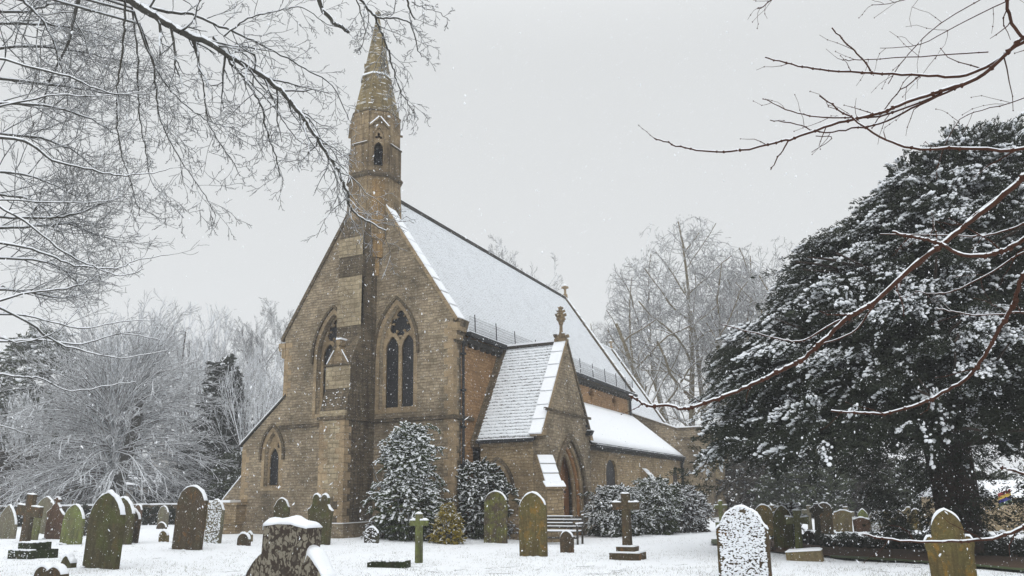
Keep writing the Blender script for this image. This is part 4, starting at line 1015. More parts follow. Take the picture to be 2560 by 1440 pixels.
GM['streak'] = m_grave('green_streaked_stone', (0.10, 0.075, 0.05), (0.20, 0.19, 0.12), (0.15, 0.16, 0.035), (0.16, 0.13, 0.03), 1.0, 0.3, 0.6)
H('green-streaked round-topped headstone left of the ochre one before the porch', 'round', 1239, 1358, 60, 1229, 'streak', th=0.13, lean=0.02, snow=0.045)
H('ochre-lichened pointed headstone in the centre of the churchyard', 'pointed', 1334, 1391, 72, 1231, 'ochre', th=0.10, snow=0.05)
H('small pointed headstone in front of the bench', 'pointed', 1418, 1382, 36, 1326, 'brown', snow=0.05)
H('tall brown cross standing on two square steps right of the porch', 'cross', 1570, 1398, 70, 1234, 'brown', th=0.17, steps=[(0.74, 0.16), (0.46, 0.14)], name='stone_cross', cat='stone cross', group='stone crosses on the graves', snow=0.04)
H('small slim cross on a tall pedestal at the end of the shrubs', 'cross', 1806, 1338, 34, 1252, 'green', th=0.10, steps=[(0.42, 0.50)], name='stone_cross', cat='stone cross', group='stone crosses on the graves', snow=0.04)
PS = 1.15
H('broad bell-topped headstone thickly plastered with snow, right foreground', 'bell', 1864, 1452, 128, 1268, 'brown', th=0.13, snow=0.05, plaster=2100)
PS = 1.0
H('wide round headstone just behind the snow-plastered one', 'round', 1912, 1340, 42, 1262, 'ochre', lean=LE*.2)
H('second round headstone overlapping the wide one behind the snow-plastered stone', 'round', 1934, 1338, 34, 1263, 'tan')
H('tall dark mossy headstone with a snowy bramble over its head', 'tall', 1962, 1372, 48, 1264, 'olive', th=0.16, snow=0.02)
H('lichened cross with broad arms standing in a rough stone block', 'flare', 1999, 1376, 56, 1275, 'green', th=0.16, snow=0.05, name='stone_cross', cat='stone cross', group='stone crosses on the graves')
def block():
    P, dep = gpt(2012, 1402); e2 = empty('stone_block', (P.x, P.y+.25, P.z), 0.0, label='rough stone block at the foot of the lichened broad-armed cross', cat='stone block')
    b = MB(); b.add([(-.40, -.25, -.1), (.40, -.25, -.1), (.40, .25, -.1), (-.40, .25, -.1), (-.42, -.25, .18), (.36, -.25, .24), (.36, .25, .24), (-.42, .25, .18)],
        [(0, 3, 2, 1), (4, 5, 6, 7), (0, 1, 5, 4), (1, 2, 6, 5), (2, 3, 7, 6), (3, 0, 4, 7)]); link('stone', b.mesh('stone'), GM['tan'], e2)
    slabroof('snow_cap', [(-.43, -.26, .18), (.37, -.26, .24), (.37, .26, .24), (-.43, .26, .18)], 0.05, 'snow', e2, 14, 8, 0.03)
block()
H('thin pale cross far off under the yew branches', 'cross', 2026, 1325, 34, 1264, 'grey', th=0.08, name='stone_cross', cat='stone cross', group='stone crosses on the graves', snow=0.02)
H('dark weathered celtic-headed stone on the left of the far row', 'celtic', 2047, 1345, 34, 1260, 'dark', th=0.14, snow=0.03)
H('round dark-topped headstone right behind the celtic-headed stone', 'round', 2066, 1336, 36, 1257, 'brown')
H('little dark rounded headstone beside the lichened cross', 'round', 2024, 1357, 26, 1326, 'dark', snow=0.02)
H('low pale round headstone left of the large tan one in the far row', 'round', 2083, 1325, 22, 1285, 'tan')
H('large tan gable-topped headstone with a snow-topped stub behind it, far row', 'gable', 2111, 1330, 42, 1275, 'tan', snow=0.05)
H('pale cross whose top shows above the large tan gable-topped headstone', 'cross', 2118, 1322, 40, 1267, 'grey', th=0.08, name='stone_cross', cat='stone cross', group='stone crosses on the graves', snow=0.04)
H('short red-brown gable-topped headstone under the yew', 'gable', 2156, 1330, 40, 1293, 'red', snow=0.05)
H('greenish pointed headstone rising behind the short red-brown one', 'tall', 2160, 1322, 26, 1272, 'green')
PS = 1.5
H('rounded grey headstone with a rippled snowy face in the far row', 'round', 2197, 1330, 38, 1276, 'grey', plaster=150)
PS = 1.0
H('tan round headstone right of the snowy-faced grey one', 'round', 2221, 1322, 30, 1275, 'tan')
H('brown headstone topped by a tiny cross in the far row', 'gothic', 2251, 1325, 36, 1273, 'brown', snow=0.05)
H('lichened ring-headed headstone near the yew trunk', 'celtic', 2275, 1322, 30, 1268, 'tan', snow=0.04)
H('half-hidden headstone next to the yew trunk at the end of the far row', 'bell', 2294, 1326, 26, 1272, 'ochre')
H('tall ochre shouldered headstone in the right foreground', 'shoulder', 2388, 1462, 112, 1273, 'ochre', th=0.13, lean=-0.03, snow=0.05)
PS = 1.4
H('tiny snow-coated headstone in front of the brick building', 'bell', 2508, 1342, 26, 1326, 'grey', snow=0.06, plaster=20)
PS = 1.0

# big speckled wheel cross in the foreground
def m_speckle():
    t = NT('lichen_speckled_stone'); p = t.obj()
    v = t.n('TexVoronoi'); v.inputs['Scale'].default_value = 36; v.inputs['Randomness'].default_value = 1
    dn = t.n('TexNoise'); dn.inputs['Scale'].default_value = 9; t.l(p, dn.inputs['Vector'])
    ad = t.n('VectorMath', operation='MULTIPLY_ADD'); t.l(dn.outputs['Color'], ad.inputs[0]); ad.inputs[1].default_value = (.12, .12, .12); t.l(t.map(p, (1, 1, .62)), ad.inputs[2]); t.l(ad.outputs[0], v.inputs['Vector'])
    s = t.n('SeparateColor'); t.l(v.outputs['Color'], s.inputs[0])
    c = t.mix(t.ramp(s.outputs[0], 0.28, 0.40), (0.055, 0.044, 0.036), (0.22, 0.20, 0.155))
    e = t.ramp(v.outputs['Distance'], 0.52, 0.66); c = t.mix(e, c, (0.05, 0.038, 0.03))
    n = t.noise(p, 60, 3); c = t.mix(t.ramp(n, .6, .7), c, (0.10, 0.08, 0.06)); t.col(c); t.bump(t.math('ADD', n, e), .8, .01); return t.m
def fgcross():
    d = 7.6; c = at(722, 1440, d); g0 = gz(c.x, c.y)
    e = empty('wheel_cross', (c.x, c.y, g0), R_(2), label='massive lichen-speckled wheel cross with thick snow cap, close in the foreground', cat='stone cross', group='stone crosses on the graves')
    e.rotation_euler = (0, LE*.25, R_(2))
    s = FPX/d; top = at(722, 1312, d).z-g0; th = 0.26
    hw = 0.262; ca = top-0.66
    upper = [(-hw*1.05, ca-.10), (hw*1.05, ca-.10), (hw*.97, top-.42), (hw*1.02, top-.02), (hw*.3, top+.015), (-hw*.3, top+.015), (-hw*1.02, top-.01), (-hw*1.05, top-.33)]
    M3 = MT['speck']
    def rough(me, a=0.008):
        for v in me.vertices: v.co += Vector(noise.noise_vector(v.co*9))*a
        return me
    link('cross_shaft', rough(plate([(-.17, -.3), (.17, -.3), (.2, ca), (-.2, ca)], [], -th/2, th/2, XZ, .02)), M3, e)
    link('upper_arm', rough(plate(upper, [], -th/2, th/2, XZ, .02)), M3, e)
    for sg in (-1, 1):
        R1, R0 = 0.52, 0.34; arc = []
        for i in range(13):
            a = R_(-60)+R_(118)*i/12; arc.append((sg*(R1*math.cos(a)), ca-.05+R1*math.sin(a)))
        inn = []
        for i in range(13):
            a = R_(-60)+R_(118)*(12-i)/12; inn.append((sg*(R0*math.cos(a)), ca-.05+R0*math.sin(a)))
        ol = arc+inn
        if sg < 0: ol = ol[::-1]
        link('wheel_ring', rough(plate(ol, [], -th*.42, th*.42, XZ, .02)), M3, e)
        link('side_arm', rough(plate([(sg*.15, ca-.2), (sg*.62, ca-.25), (sg*.64, ca+.12), (sg*.15, ca+.04)][::sg], [], -th/2, th/2, XZ, .02)), M3, e)
        ol2 = [q for q in (arc if sg > 0 else arc[::-1])]
        b = MB(); 
        outl = ol2+([(0, ca-.5)])
        link('snow_cap', smoothmesh(snowcap(outl, th*.84, .085 if sg > 0 else .035, 5, 0.15).mesh('snow_cap')), 'snow', e)
    q = snowcap(upper, th*1.08, .065, 3, .3); link('snow_cap', smoothmesh(q.mesh('snow_cap')), 'snow', e)
MT['speck'] = m_speckle()
fgcross()

# bench by the porch door
def bench():
    P, dep = gpt(1394, 1361)
    e = empty('bench', (P.x, P.y+.1, P.z), R_(0), label='old wooden slatted bench with snow on its slats beside the porch door', cat='bench')
    W = 0.80; wd = MT['oldwood']
    def part(n, fn, mat=wd): b = MB(); fn(b); return link(n, b.mesh(n), mat, e)
    def seat(b):
        for k in range(4): b.box(-W, W, -.26+k*.125, -.16+k*.125, .42, .45)
    part('seat', seat)
    for k in range(4): part('backrest_slat', lambda b: b.obox((0, .27+k*.02, .56+k*.115), (W, 0, 0), (0, .012, 0), (0, .006, .035)))
    for sx in (-1, 1):
        part('leg', lambda b: b.box(sx*W-.03, sx*W+.03, -.27, -.21, -.05, .66)); part('leg', lambda b: b.obox((sx*W, .26, .48), (.03, 0, 0), (0, .03, 0), (0, .05, .50)))
        part('armrest', lambda b: b.box(sx*W-.04, sx*W+.04, -.30, .25, .66, .70))
    part('stretcher', lambda b: b.box(-W, W, -.25, -.22, .20, .27))
    def sn(b):
        b.box(-W+.01, W-.01, -.26, .20, .452, .49)
        for k in range(4): b.box(-W+.02, W-.02-(k%2)*.35, .235+k*.02, .275+k*.02, .597+k*.115, .625+k*.115)
        for sx in (-1, 1): b.box(sx*W-.045, sx*W+.045, -.30, .24, .702, .745); b.obox((sx*W, .31, 1.0), (.035, 0, 0), (0, .035, 0), (0, 0, .02))
    part('snow', sn, MT['snow'])
MT['oldwood'] = m_plain('weathered_grey_wood', (0.028, 0.024, 0.020), (0.07, 0.06, 0.048), 14)
bench()

# ------------------------------------------------------------------ trees
def tubes(segs, n=3):
    """segs: rows (ax ay az bx by bz ra rb) -> vertices, faces of open prisms, flat face up"""
    S = np.asarray(segs, float); A, B = S[:, 0:3], S[:, 3:6]; ra, rb = S[:, 6], S[:, 7]
    D = B-A; L = np.linalg.norm(D, axis=1, keepdims=True)+1e-9; D /= L
    U = np.cross(D, np.array([0, 0, 1.0])); ul = np.linalg.norm(U, axis=1, keepdims=True); bad = ul[:, 0] < 0.05
    U[bad] = np.cross(D[bad], np.array([1.0, 0.1, 0])); U /= np.linalg.norm(U, axis=1, keepdims=True)
    V = np.cross(U, D); V *= np.where(V[:, 2:3] < 0, -1, 1); A = A-D*ra[:, None]*0.3
    ph = math.pi/n if n % 2 == 0 else math.pi/6
    ang = np.array([ph+2*math.pi*i/n for i in range(n)]) if n != 3 else np.array([R_(30), R_(150), R_(270)])
    ring = U[:, None, :]*np.cos(ang)[None, :, None]+V[:, None, :]*np.sin(ang)[None, :, None]
    P = np.concatenate([A[:, None, :]+ring*ra[:, None, None], B[:, None, :]+ring*rb[:, None, None]], 1)
    F = np.array([[i, (i+1) % n, n+(i+1) % n, n+i] for i in range(n)])
    FF = F[None]+(np.arange(len(S))*2*n)[:, None, None]
    return P.reshape(-1, 3), FF.reshape(-1, 4)
def tubemesh(name, thin, thick=None):
    parts = []; off = 0; VV = []; FF = []
    for s, n in ((thin, 3), (thick, 7)):
        if s is None or len(s) == 0: continue
        v, f = tubes(s, n); VV.append(v); FF.append(f+off); off += len(v)
    return rawmesh(name, np.concatenate(VV), np.concatenate(FF))
def rot(d, ang, az):
    u = d.orthogonal().normalized(); v = d.cross(u); s = u*math.cos(az)+v*math.sin(az)
    return (d*math.cos(ang)+s*math.sin(ang)).normalized()
def chain(p, d, L, r0, r1, k, wob, trop, R):
    pts = [p.copy()]; dirs = [d.copy()]
    for i in range(k):
        d = (d+Vector((R.gauss(0, wob), R.gauss(0, wob), R.gauss(0, wob)))+trop*(1.0/k)).normalized()
        p = p+d*(L/k); pts.append(p.copy()); dirs.append(d.copy())
    rr = [r0+(r1-r0)*i/k for i in range(k+1)]
    return pts, dirs, rr
def emit(out, pts, rr):
    for i in range(len(pts)-1): out.append((*pts[i], *pts[i+1], rr[i], rr[i+1]))
def sprout(out_thin, out_thick, p, d, L, r, lev, cfg, R):
    c = cfg[lev]
    pts, dirs, rr = chain(p, d, L, r, max(r*c.get('tap', .35), c.get('rmin', .006)), c['k'], c['wob'], Vector(c['trop']), R)
    emit(out_thick if r > cfg[0].get('thick', .04) else out_thin, pts, rr)
    if lev+1 >= len(cfg): return
    n = c['n']
    for j in range(n):
        t = c.get('t0', .25)+(1-c.get('t0', .25))*(j+R.random())/n; f = t*(len(pts)-1); i = min(int(f), len(pts)-2)
        q = pts[i].lerp(pts[i+1], f-i); dd = rot(dirs[i], R_(R.uniform(*c['ang'])), R.uniform(0, 2*math.pi))
        sprout(out_thin, out_thick, q, dd, L*c['len']*(1.15-0.55*t)*R.uniform(.7, 1.25), max(rr[i]*c.get('rk', .55), c.get('rmin', .006)), lev+1, cfg, R)
MT['bark_far'] = m_bark('snow_dusted_bark', (0.045, 0.038, 0.032), (0.10, 0.085, 0.07), -0.15, 0.85)
MT['bark_pale'] = m_bark('pale_olive_bark', (0.12, 0.10, 0.06), (0.22, 0.18, 0.11), 0.25, 0.8)
MT['bark_frost'] = m_bark('frosted_twigs', (0.085, 0.078, 0.073), (0.17, 0.155, 0.145), -0.32, 0.90)
MT['yew_bark'] = m_plain('dark_yew_bark', (0.02, 0.014, 0.011), (0.05, 0.034, 0.025), 10)
MT['bark_near'] = m_bark('dark_wet_bark', (0.030, 0.029, 0.025), (0.085, 0.080, 0.068), 0.02, 0.92)
MT['bark_red'] = m_bark('red_brown_twigs', (0.034, 0.015, 0.010), (0.085, 0.038, 0.024), 0.50, 0.92)
def tree_obj(name, thick, thin, loc, mt, mc, **k):
    e = empty(name, loc, **k)
    link('trunk', tubemesh('trunk', None, thick), mt, e); link('crown', tubemesh('crown', thin), mc, e); return e
def copy_tree(o, loc, rz, s, **k):
    r = o.copy(); COL.objects.link(r); r.location = loc; r.rotation_euler = (0, 0, rz); r.scale = (s, s, s) if isinstance(s, (int, float)) else s
    for ch in o.children:
        c = ch.copy(); COL.objects.link(c); c.parent = r
    tag(r, **k); return r
TG = 'bare snow-dusted trees behind the churchyard'
def foot(px, d):                                             # ground point d metres into the view
    p = at(px, 1240, d); return (p.x, p.y, gz(p.x, p.y)-0.1)
def bare_tree(seed, H_, form, r0, rm):
    R = random.Random(seed); th = []; tn = []
    if form == 'tall':
        cfg = [dict(k=10, wob=.05, trop=(0, 0, .25), n=13, t0=.28, ang=(25, 50), len=.50, rk=.5, tap=.25, rmin=.03, thick=.05),
               dict(k=8, wob=.10, trop=(0, 0, .9), n=9, t0=.2, ang=(28, 55), len=.42, rk=.5, rmin=rm),
               dict(k=6, wob=.13, trop=(0, 0, .7), n=7, t0=.15, ang=(25, 55), len=.42, rk=.6, rmin=rm),
               dict(k=4, wob=.16, trop=(0, 0, .6), n=5, t0=.2, ang=(25, 55), len=.5, rk=.7, rmin=rm*.8), dict(k=3, wob=.18, trop=(0, 0, .5), n=0, rmin=rm*.6)]
        sprout(tn, th, Vector((0, 0, 0)), Vector((0.02, 0, 1)).normalized(), H_*.92, r0, 0, cfg, R)
    elif form == 'vase':
        cfg = [dict(k=12, wob=.06, trop=(0, 0, .30), n=15, t0=.22, ang=(30, 70), len=.52, rk=.5, tap=.14, rmin=.03, thick=.05),
               dict(k=8, wob=.15, trop=(0, 0, .45), n=9, t0=.12, ang=(30, 65), len=.46, rk=.5, rmin=rm),
               dict(k=6, wob=.22, trop=(0, 0, .15), n=7, t0=.12, ang=(30, 70), len=.48, rk=.55, rmin=rm),
               dict(k=5, wob=.28, trop=(0, 0, .2), n=4, t0=.15, ang=(30, 65), len=.55, rk=.7, rmin=rm*.85), dict(k=3, wob=.3, trop=(0, 0, .1), n=0, rmin=rm*.7)]
        for i in range(5):
            a = i*math.pi*.4+R.uniform(-.3, .3); t = .12 if i == 4 else .40; d = Vector((math.cos(a)*t, math.sin(a)*t, 1)).normalized()
            sprout(tn, th, Vector((math.cos(a), math.sin(a), 0))*r0*.5, d, H_*R.uniform(.80, .9), r0*.72, 0, cfg, R)
    elif form == 'broom':                                    # dense upswept multi-stem
        cfg = [dict(k=7, wob=.05, trop=(0, 0, .5), n=8, t0=.25, ang=(12, 32), len=.45, rk=.5, tap=.3, rmin=.02, thick=.05),
               dict(k=5, wob=.08, trop=(0, 0, .6), n=7, t0=.2, ang=(15, 40), len=.45, rk=.5, rmin=rm),
               dict(k=4, wob=.12, trop=(0, 0, .5), n=5, t0=.2, ang=(20, 45), len=.5, rk=.6, rmin=rm*.8), dict(k=3, wob=.15, trop=(0, 0, .3), n=0, rmin=rm*.6)]
        for i in range(9):
            a = R.uniform(0, 6.28); t = R.uniform(.05, .55); sprout(tn, th, Vector((math.cos(a)*.3, math.sin(a)*.3, 0)), Vector((math.cos(a)*t, math.sin(a)*t, 1)).normalized(), H_*R.uniform(.75, 1.0), r0*.5, 0, cfg, R)
    elif form == 'weep':                                     # short stout trunk with a mop of fine arching shoots
        emit(th, *(lambda c: (c[0], c[2]))(chain(Vector((0, 0, -.3)), Vector((0.05, 0, 1)).normalized(), H_*.50, r0, r0*.6, 8, .05, Vector((0, 0, 0)), R)))
        cfg = [dict(k=9, wob=.05, trop=(0, 0, -.55), n=8, t0=.25, ang=(12, 38), len=.30, rk=.6, tap=.3, rmin=rm, thick=.07),
               dict(k=4, wob=.09, trop=(0, 0, -.1), n=5, t0=.25, ang=(18, 45), len=.42, rk=.7, rmin=rm*.85), dict(k=3, wob=.12, trop=(0, 0, .1), n=0, rmin=rm*.7)]
        for i in range(330):
            z = H_*R.uniform(.14, .50); a = R.uniform(0, 6.28); f = (z/H_-.14)/.36
            up = -0.05+1.6*f*f+R.uniform(-.2, .35)
            if R.random() < .22: up += 2.0
            cfg[0]['trop'] = (0, 0, -.70 if up < 1.2 else .1)
            sprout(tn, th, Vector((math.cos(a)*r0*.6, math.sin(a)*r0*.6, z)), Vector((math.cos(a), math.sin(a), up)).normalized(), H_*R.uniform(.26, .44), r0*.11, 0, cfg, R)
    if form in ('vase', 'broom'):                            # crowns rounded by wind and light
        a_, b2, zc = (H_*.265, H_*.39, H_*.53) if form == 'vase' else (H_*.38, H_*.56, H_*.50)
        def inside(sg): 
            q = Vector(sg[3:6]); k = 1+.16*noise.noise(Vector((q.x*.35+seed, q.y*.35, q.z*.35))); return (q.x**2+q.y**2)/(a_*a_)+((q.z-zc)/b2)**2 < k or q.z < zc-b2*.6
        th = [g for g in th if inside(g)]; tn = [g for g in tn if inside(g)]
    return th, tn
# far left: mop-headed tree and the taller ones behind it
th, tn = bare_tree(3, 17.5, 'weep', .60, .018)
tree_obj('weeping_tree', th, tn, foot(275, 50), 'bark_near', 'bark_frost', label='wide mop-headed bare tree with frosted drooping shoots, left behind the graves', cat='tree', group=TG)
th, tn = bare_tree(11, 20.0, 'tall', .30, .020)
tA = tree_obj('bare_tree', th, tn, foot(600, 80), 'bark_far', 'bark_far', label='slender upright bare tree between the mop-headed tree and the church', cat='tree', group=TG)
th, tn = bare_tree(12, 17.0, 'broom', .30, .022)
tB = tree_obj('bare_tree', th, tn, foot(650, 58), 'bark_far', 'bark_frost', label='dense frosted bush-like tree touching the north aisle roof', cat='tree', group=TG); tB.scale = (.72, .72, .72)
th, tn = bare_tree(21, 27.5, 'vase', .50, .022)
tC = tree_obj('bare_tree', th, tn, foot(1740, 72), 'bark_pale', 'bark_far', label='large spreading bare tree with pale olive trunks right of the chancel roof', cat='tree', group=TG); tC.scale = (1.12, 1.12, 1.13)
for lb, src, px, d, rz, s in (
    ('bare tree with the highest upswept twigs behind the mop-headed tree', tB, 455, 74, 1.0, 1.22),
    ('grey bare tree rising left of the tallest upswept one', tB, 350, 78, 2.2, 1.16),
    ('bare tree touching the north slope of the church gable', tA, 735, 84, 2.0, 1.0),
    ('hazy bare tree at the far left behind the near limbs', tC, 40, 85, 3.0, .62),
    ('hazy bare tree second from the far left', tC, 190, 95, 4.5, .70),
    ('low frosted tree below the near limbs at the left edge', tB, 60, 62, 3.1, .62),
    ('low frosted tree left of the mop-headed trunk', tB, 165, 66, 5.0, .60),
    ('bare tree just left of the dark conifer', tB, 545, 72, 4.1, .98),
    ('bare treetop showing above the middle of the nave ridge', tA, 1272, 92, .5, 1.52),
    ('bare treetop showing above the nave roof near its east end', tC, 1498, 90, 2.5, .90),
    ('tall bare tree standing partly behind the yew', tC, 1985, 66, 4.0, .98)):
    copy_tree(src, foot(px, d), rz, s, label=lb, cat='tree', group=TG)

# evergreens: boughs of leaf-sized faces carrying lumps of snow
def bough(nl, lw, ll, droop, seed):
    r = np.random.default_rng(seed); V = []
    for i in range(nl):
        t = r.uniform(0.05, 1); side = r.uniform(-1, 1)*(0.42*(1.1-t)+.05)
        c = np.array([t, side, -droop*t*t+r.normal(0, .05)-abs(side)*.25]); a = r.normal(0, .6)+side*1.4
        d = np.array([math.cos(a), math.sin(a), r.normal(-.25, .4)]); d /= np.linalg.norm(d); s = np.cross(d, r.normal(0, 1, 3)); s /= np.linalg.norm(s)
        V += [c-d*ll/2-s*lw/2, c-d*ll/2+s*lw/2, c+d*ll/2+s*lw*.3, c+d*ll/2-s*lw*.3]
    return np.array(V)
def boughsnow(nb, droop, seed):
    r = np.random.default_rng(seed); P = []; S = []
    for i in range(nb):
        t = r.uniform(.25, 1); side = r.uniform(-1, 1)*.30*(1.15-t)
        P.append((t, side, -droop*t*t-abs(side)*.25+.055)); q = r.uniform(.055, .11); S.append((q*1.35, q*.8, q*.55))
    return np.array(P), np.array(S)
_bm = bmesh.new(); bmesh.ops.create_icosphere(_bm, subdivisions=1, radius=1)
IV = np.array([v.co[:] for v in _bm.verts]); IF = np.array([[v.index for v in f.verts] for f in _bm.faces]); _bm.free()
def foliage(name, pos, out, size, snowp, nl, lw, ll, droop, mat, parent, seed=0, nb=7, snowscale=1.3):
    """pos (n,3) bough roots, out (n,3) directions"""
    r = np.random.default_rng(seed); T = [bough(nl, lw, ll, droop, seed*10+i) for i in range(5)]; TS = [boughsnow(nb, droop, seed*10+50+i) for i in range(5)]
    n = len(pos); X = out/np.linalg.norm(out, axis=1, keepdims=True); Y = np.cross(np.array([0, 0, 1.0]), X)+r.normal(0, .12, (n, 3)); Y /= np.linalg.norm(Y, axis=1, keepdims=True)
    Z = np.cross(X, Y); flip = Z[:, 2] < 0; Z[flip] *= -1; Y[flip] *= -1
    M_ = np.stack([X, Y, Z], 2)*np.asarray(size)[:, None, None]
    kk = r.integers(0, 5, n); VV = []; SV = []
    for k in range(5):
        idx = np.where(kk == k)[0]
        if len(idx) == 0: continue
        VV.append((np.einsum('nij,vj->nvi', M_[idx], T[k])+pos[idx][:, None, :]).reshape(-1, 3))
        ids = idx[r.random(len(idx)) < np.asarray(snowp)[idx]]
        if len(ids):
            P, S = TS[k]; c = np.einsum('nij,vj->nvi', M_[ids], P)+pos[ids][:, None, :]
            sz = S[None]*np.asarray(size)[ids][:, None, None]*snowscale*r.uniform(.6, 1.25, (len(ids), len(P), 1))
            keep = r.random((len(ids), len(P))) < .85
            lump = IV[None, None]*(1+r.normal(0, .16, (len(ids), len(P), len(IV), 1)))
            # orient lumps along the bough
            loc = lump*sz[:, :, None, :]; w_ = np.einsum('nij,nkvj->nkvi', np.stack([X, Y, Z], 2)[ids], loc)+c[:, :, None, :]
            SV.append(w_[keep].reshape(-1, 3))
    V = np.concatenate(VV); me = rawmesh(name, V, np.arange(len(V)).reshape(-1, 4)); o = link(name, me, mat, parent)
    if SV:
        V = np.concatenate(SV); m = len(V)//len(IV); F = (IF[None]+(np.arange(m)*len(IV))[:, None, None]).reshape(-1, 3)
        link('snow_on_'+name, rawmesh('snow_on_'+name, V, F), 'snow', parent)
    return o
MT['yew'] = m_leaf('dark_yew_needles', (0.007, 0.012, 0.006), (0.019, 0.028, 0.013), (0.034, 0.038, 0.020))
MT['laurel'] = m_leaf('dark_shrub_leaves', (0.020, 0.030, 0.015), (0.045, 0.062, 0.028), (0.075, 0.080, 0.040))
MT['midgreen'] = m_leaf('green_shrub_leaves', (0.025, 0.045, 0.016), (0.055, 0.085, 0.028), (0.09, 0.085, 0.035))
MT['gold'] = m_leaf('golden_conifer_leaves', (0.20, 0.155, 0.025), (0.42, 0.33, 0.06), (0.16, 0.12, 0.03))
MT['twiggy'] = m_leaf('brown_grey_shrub', (0.05, 0.042, 0.034), (0.10, 0.085, 0.065), (0.035, 0.035, 0.02))
CX = np.array([math.cos(YAW), math.sin(YAW), 0]); CYv = np.array([-math.sin(YAW), math.cos(YAW), 0])
def yew():
    base, dep = gpt(2400, 1392); e = empty('yew_tree', base[:], label='huge dark yew tree with clumps of snow on its boughs, right of the church', cat='tree')
    r = np.random.default_rng(5); c0 = np.array([0.65, 1.1, 0])
    hz = [(0.9, 4.4), (1.6, 5.8), (2.4, 7.1), (3.2, 6.9), (4.2, 6.4), (5.4, 5.7), (6.6, 5.0), (7.8, 4.3), (9.0, 3.5), (10.2, 2.6), (11.3, 1.7), (12.0, 0.8)]
    hzz, hrr = np.array([h[0] for h in hz]), np.array([h[1]*(.95 if h[0] < 5 else 1.11) for h in hz])
    n = 12500; z = 12.0-11.1*(r.random(n)**.85); z = np.clip(z, .9, 11.9)
    # more boughs where the crown is wide
    R0 = np.interp(z, hzz, hrr); th_ = r.uniform(0, 2*math.pi, n)
    lump = np.array([noise.noise(Vector((math.cos(t)*2.2, math.sin(t)*2.2, zz*.75))) for t, zz in zip(th_, z)])
    lump2 = np.array([noise.noise(Vector((math.cos(t)*6, math.sin(t)*6, zz*2.0+9))) for t, zz in zip(th_, z)])
    inner = r.random(n)
    f = np.where(inner < .64, r.uniform(.88, 1.0, n), r.uniform(.45, .88, n)); rad = R0*f*(1+.30*lump+.16*lump2)-.35
    x = rad*np.cos(th_); y = rad*np.sin(th_)*.70
    clipn = lump2
    # keep the sightline under the crown open, left of the trunk
    keep = ~((z < 1.5) & (x+c0[0] > -6.5) & (x+c0[0] < -1.2)) & ~((z < 2.75+.35*clipn) & (x+c0[0] < -.1) & (x+c0[0] > -5.6)) & ~((z < 2.4) & (x+c0[0] <= -5.6) & (y < -1)) & ~((z < 3.3) & (x+c0[0] > 0.7)) & ~((z < 4.3) & (x+c0[0] > 1.5))
    zz = z.copy(); x, y, z, th_, R0, f, lump, lump2 = [a[keep] for a in (x, y, z, th_, R0, f, lump, lump2)]
    L = np.stack([x+c0[0], y+c0[1], z], 1); outl = np.stack([np.cos(th_)+r.normal(0, .45, len(z)), np.sin(th_)+r.normal(0, .45, len(z)), -.05+.8*np.clip((z-8.5)/4, 0, 1)+r.normal(0, .34, len(z))], 1)
    L[:, 0] += .24*np.clip(z-3, 0, 20); pos = L[:, 0:1]*CX+L[:, 1:2]*CYv+L[:, 2:3]*np.array([0, 0, 1.]); out = outl[:, 0:1]*CX+outl[:, 1:2]*CYv+outl[:, 2:3]*np.array([0, 0, 1.])
    clump = np.array([noise.noise(Vector((a*.8, b_*.8, c*1.5+4)))+.5*noise.noise(Vector((a*2.2, b_*2.2, c*3))) for a, b_, c in L])
    sp = np.clip((z-2.2)/4.0, .0, 1)*.95*(f > .84)*np.clip(.62+1.6*clump, .10, 1.2)*np.interp(x, [-5, 0, 4], [1.0, .85, .55])*.8; sp *= np.where((x > -2.0) & (z < 6.5), .10, 1); sp = np.maximum(sp, (clump > .22)*(f > .86)*np.where((x < -1.0) & (z > 2.4), .8, .03))
    foliage('foliage', pos, out, r.uniform(.38, .95, len(z)), sp, 62, .035, .11, .42, 'yew', e, 3, 17, .74)
    # projecting limbs: layered fans of boughs with snow lying along their tops
    P1, O1, S1, Z1 = [], [], [], []
    for q in range(300):
        zc = 2.6+9.2*r.random()**1.05; a = r.uniform(math.pi*.45, math.pi*2.05); R_c = float(np.interp(zc, hzz, hrr))
        ex_ = r.uniform(.1, 1.0)*(1 if zc < 9 else .7); ln = r.uniform(1.4, 2.6); ca, sa = math.cos(a), math.sin(a)
        if zc < 4.4 and ca*R_c+c0[0] > 1.0: continue
        lowcut = zc < 4.0 and -5.6 < ca*R_c+c0[0] < -1.0
        if lowcut: zc += 1.15
        snowy = (r.random() < np.interp(zc, [2.5, 5, 9], [.40, .50, .66])) and not (zc < 6.5 and ca*R_c > -1.2 and r.random() < .85)
        for k in range(int(20*ln)):
            t = r.random(); rr_ = R_c+ex_-ln*(1-t); sd = r.uniform(-1, 1)*(.75*(1.15-t)); px_ = rr_*ca-sd*sa; py_ = (rr_*sa+sd*ca)*.72; pz_ = zc+.35*math.sin(t*2.6)-.28*t*t-abs(sd)*.30+r.normal(0, .07)
            bx = px_+c0[0]+.24*max(0, pz_-3)
            if pz_ < 2.85 and -5.6 < bx < -.1: continue
            P1.append(bx*CX+(py_+c0[1])*CYv+np.array([0, 0, pz_])); d_ = np.array([ca-sd*sa*1.1, sa+sd*ca*1.1]); O1.append(d_[0]*CX+d_[1]*CYv+np.array([0, 0, r.normal(-.12, .16)])); S1.append(.92 if snowy else .02); Z1.append(r.uniform(.34, .62))
    foliage('bough', np.array(P1), np.array(O1), np.array(Z1), np.array(S1), 46, .045, .14, .40, 'yew', e, 21, 15, .88)
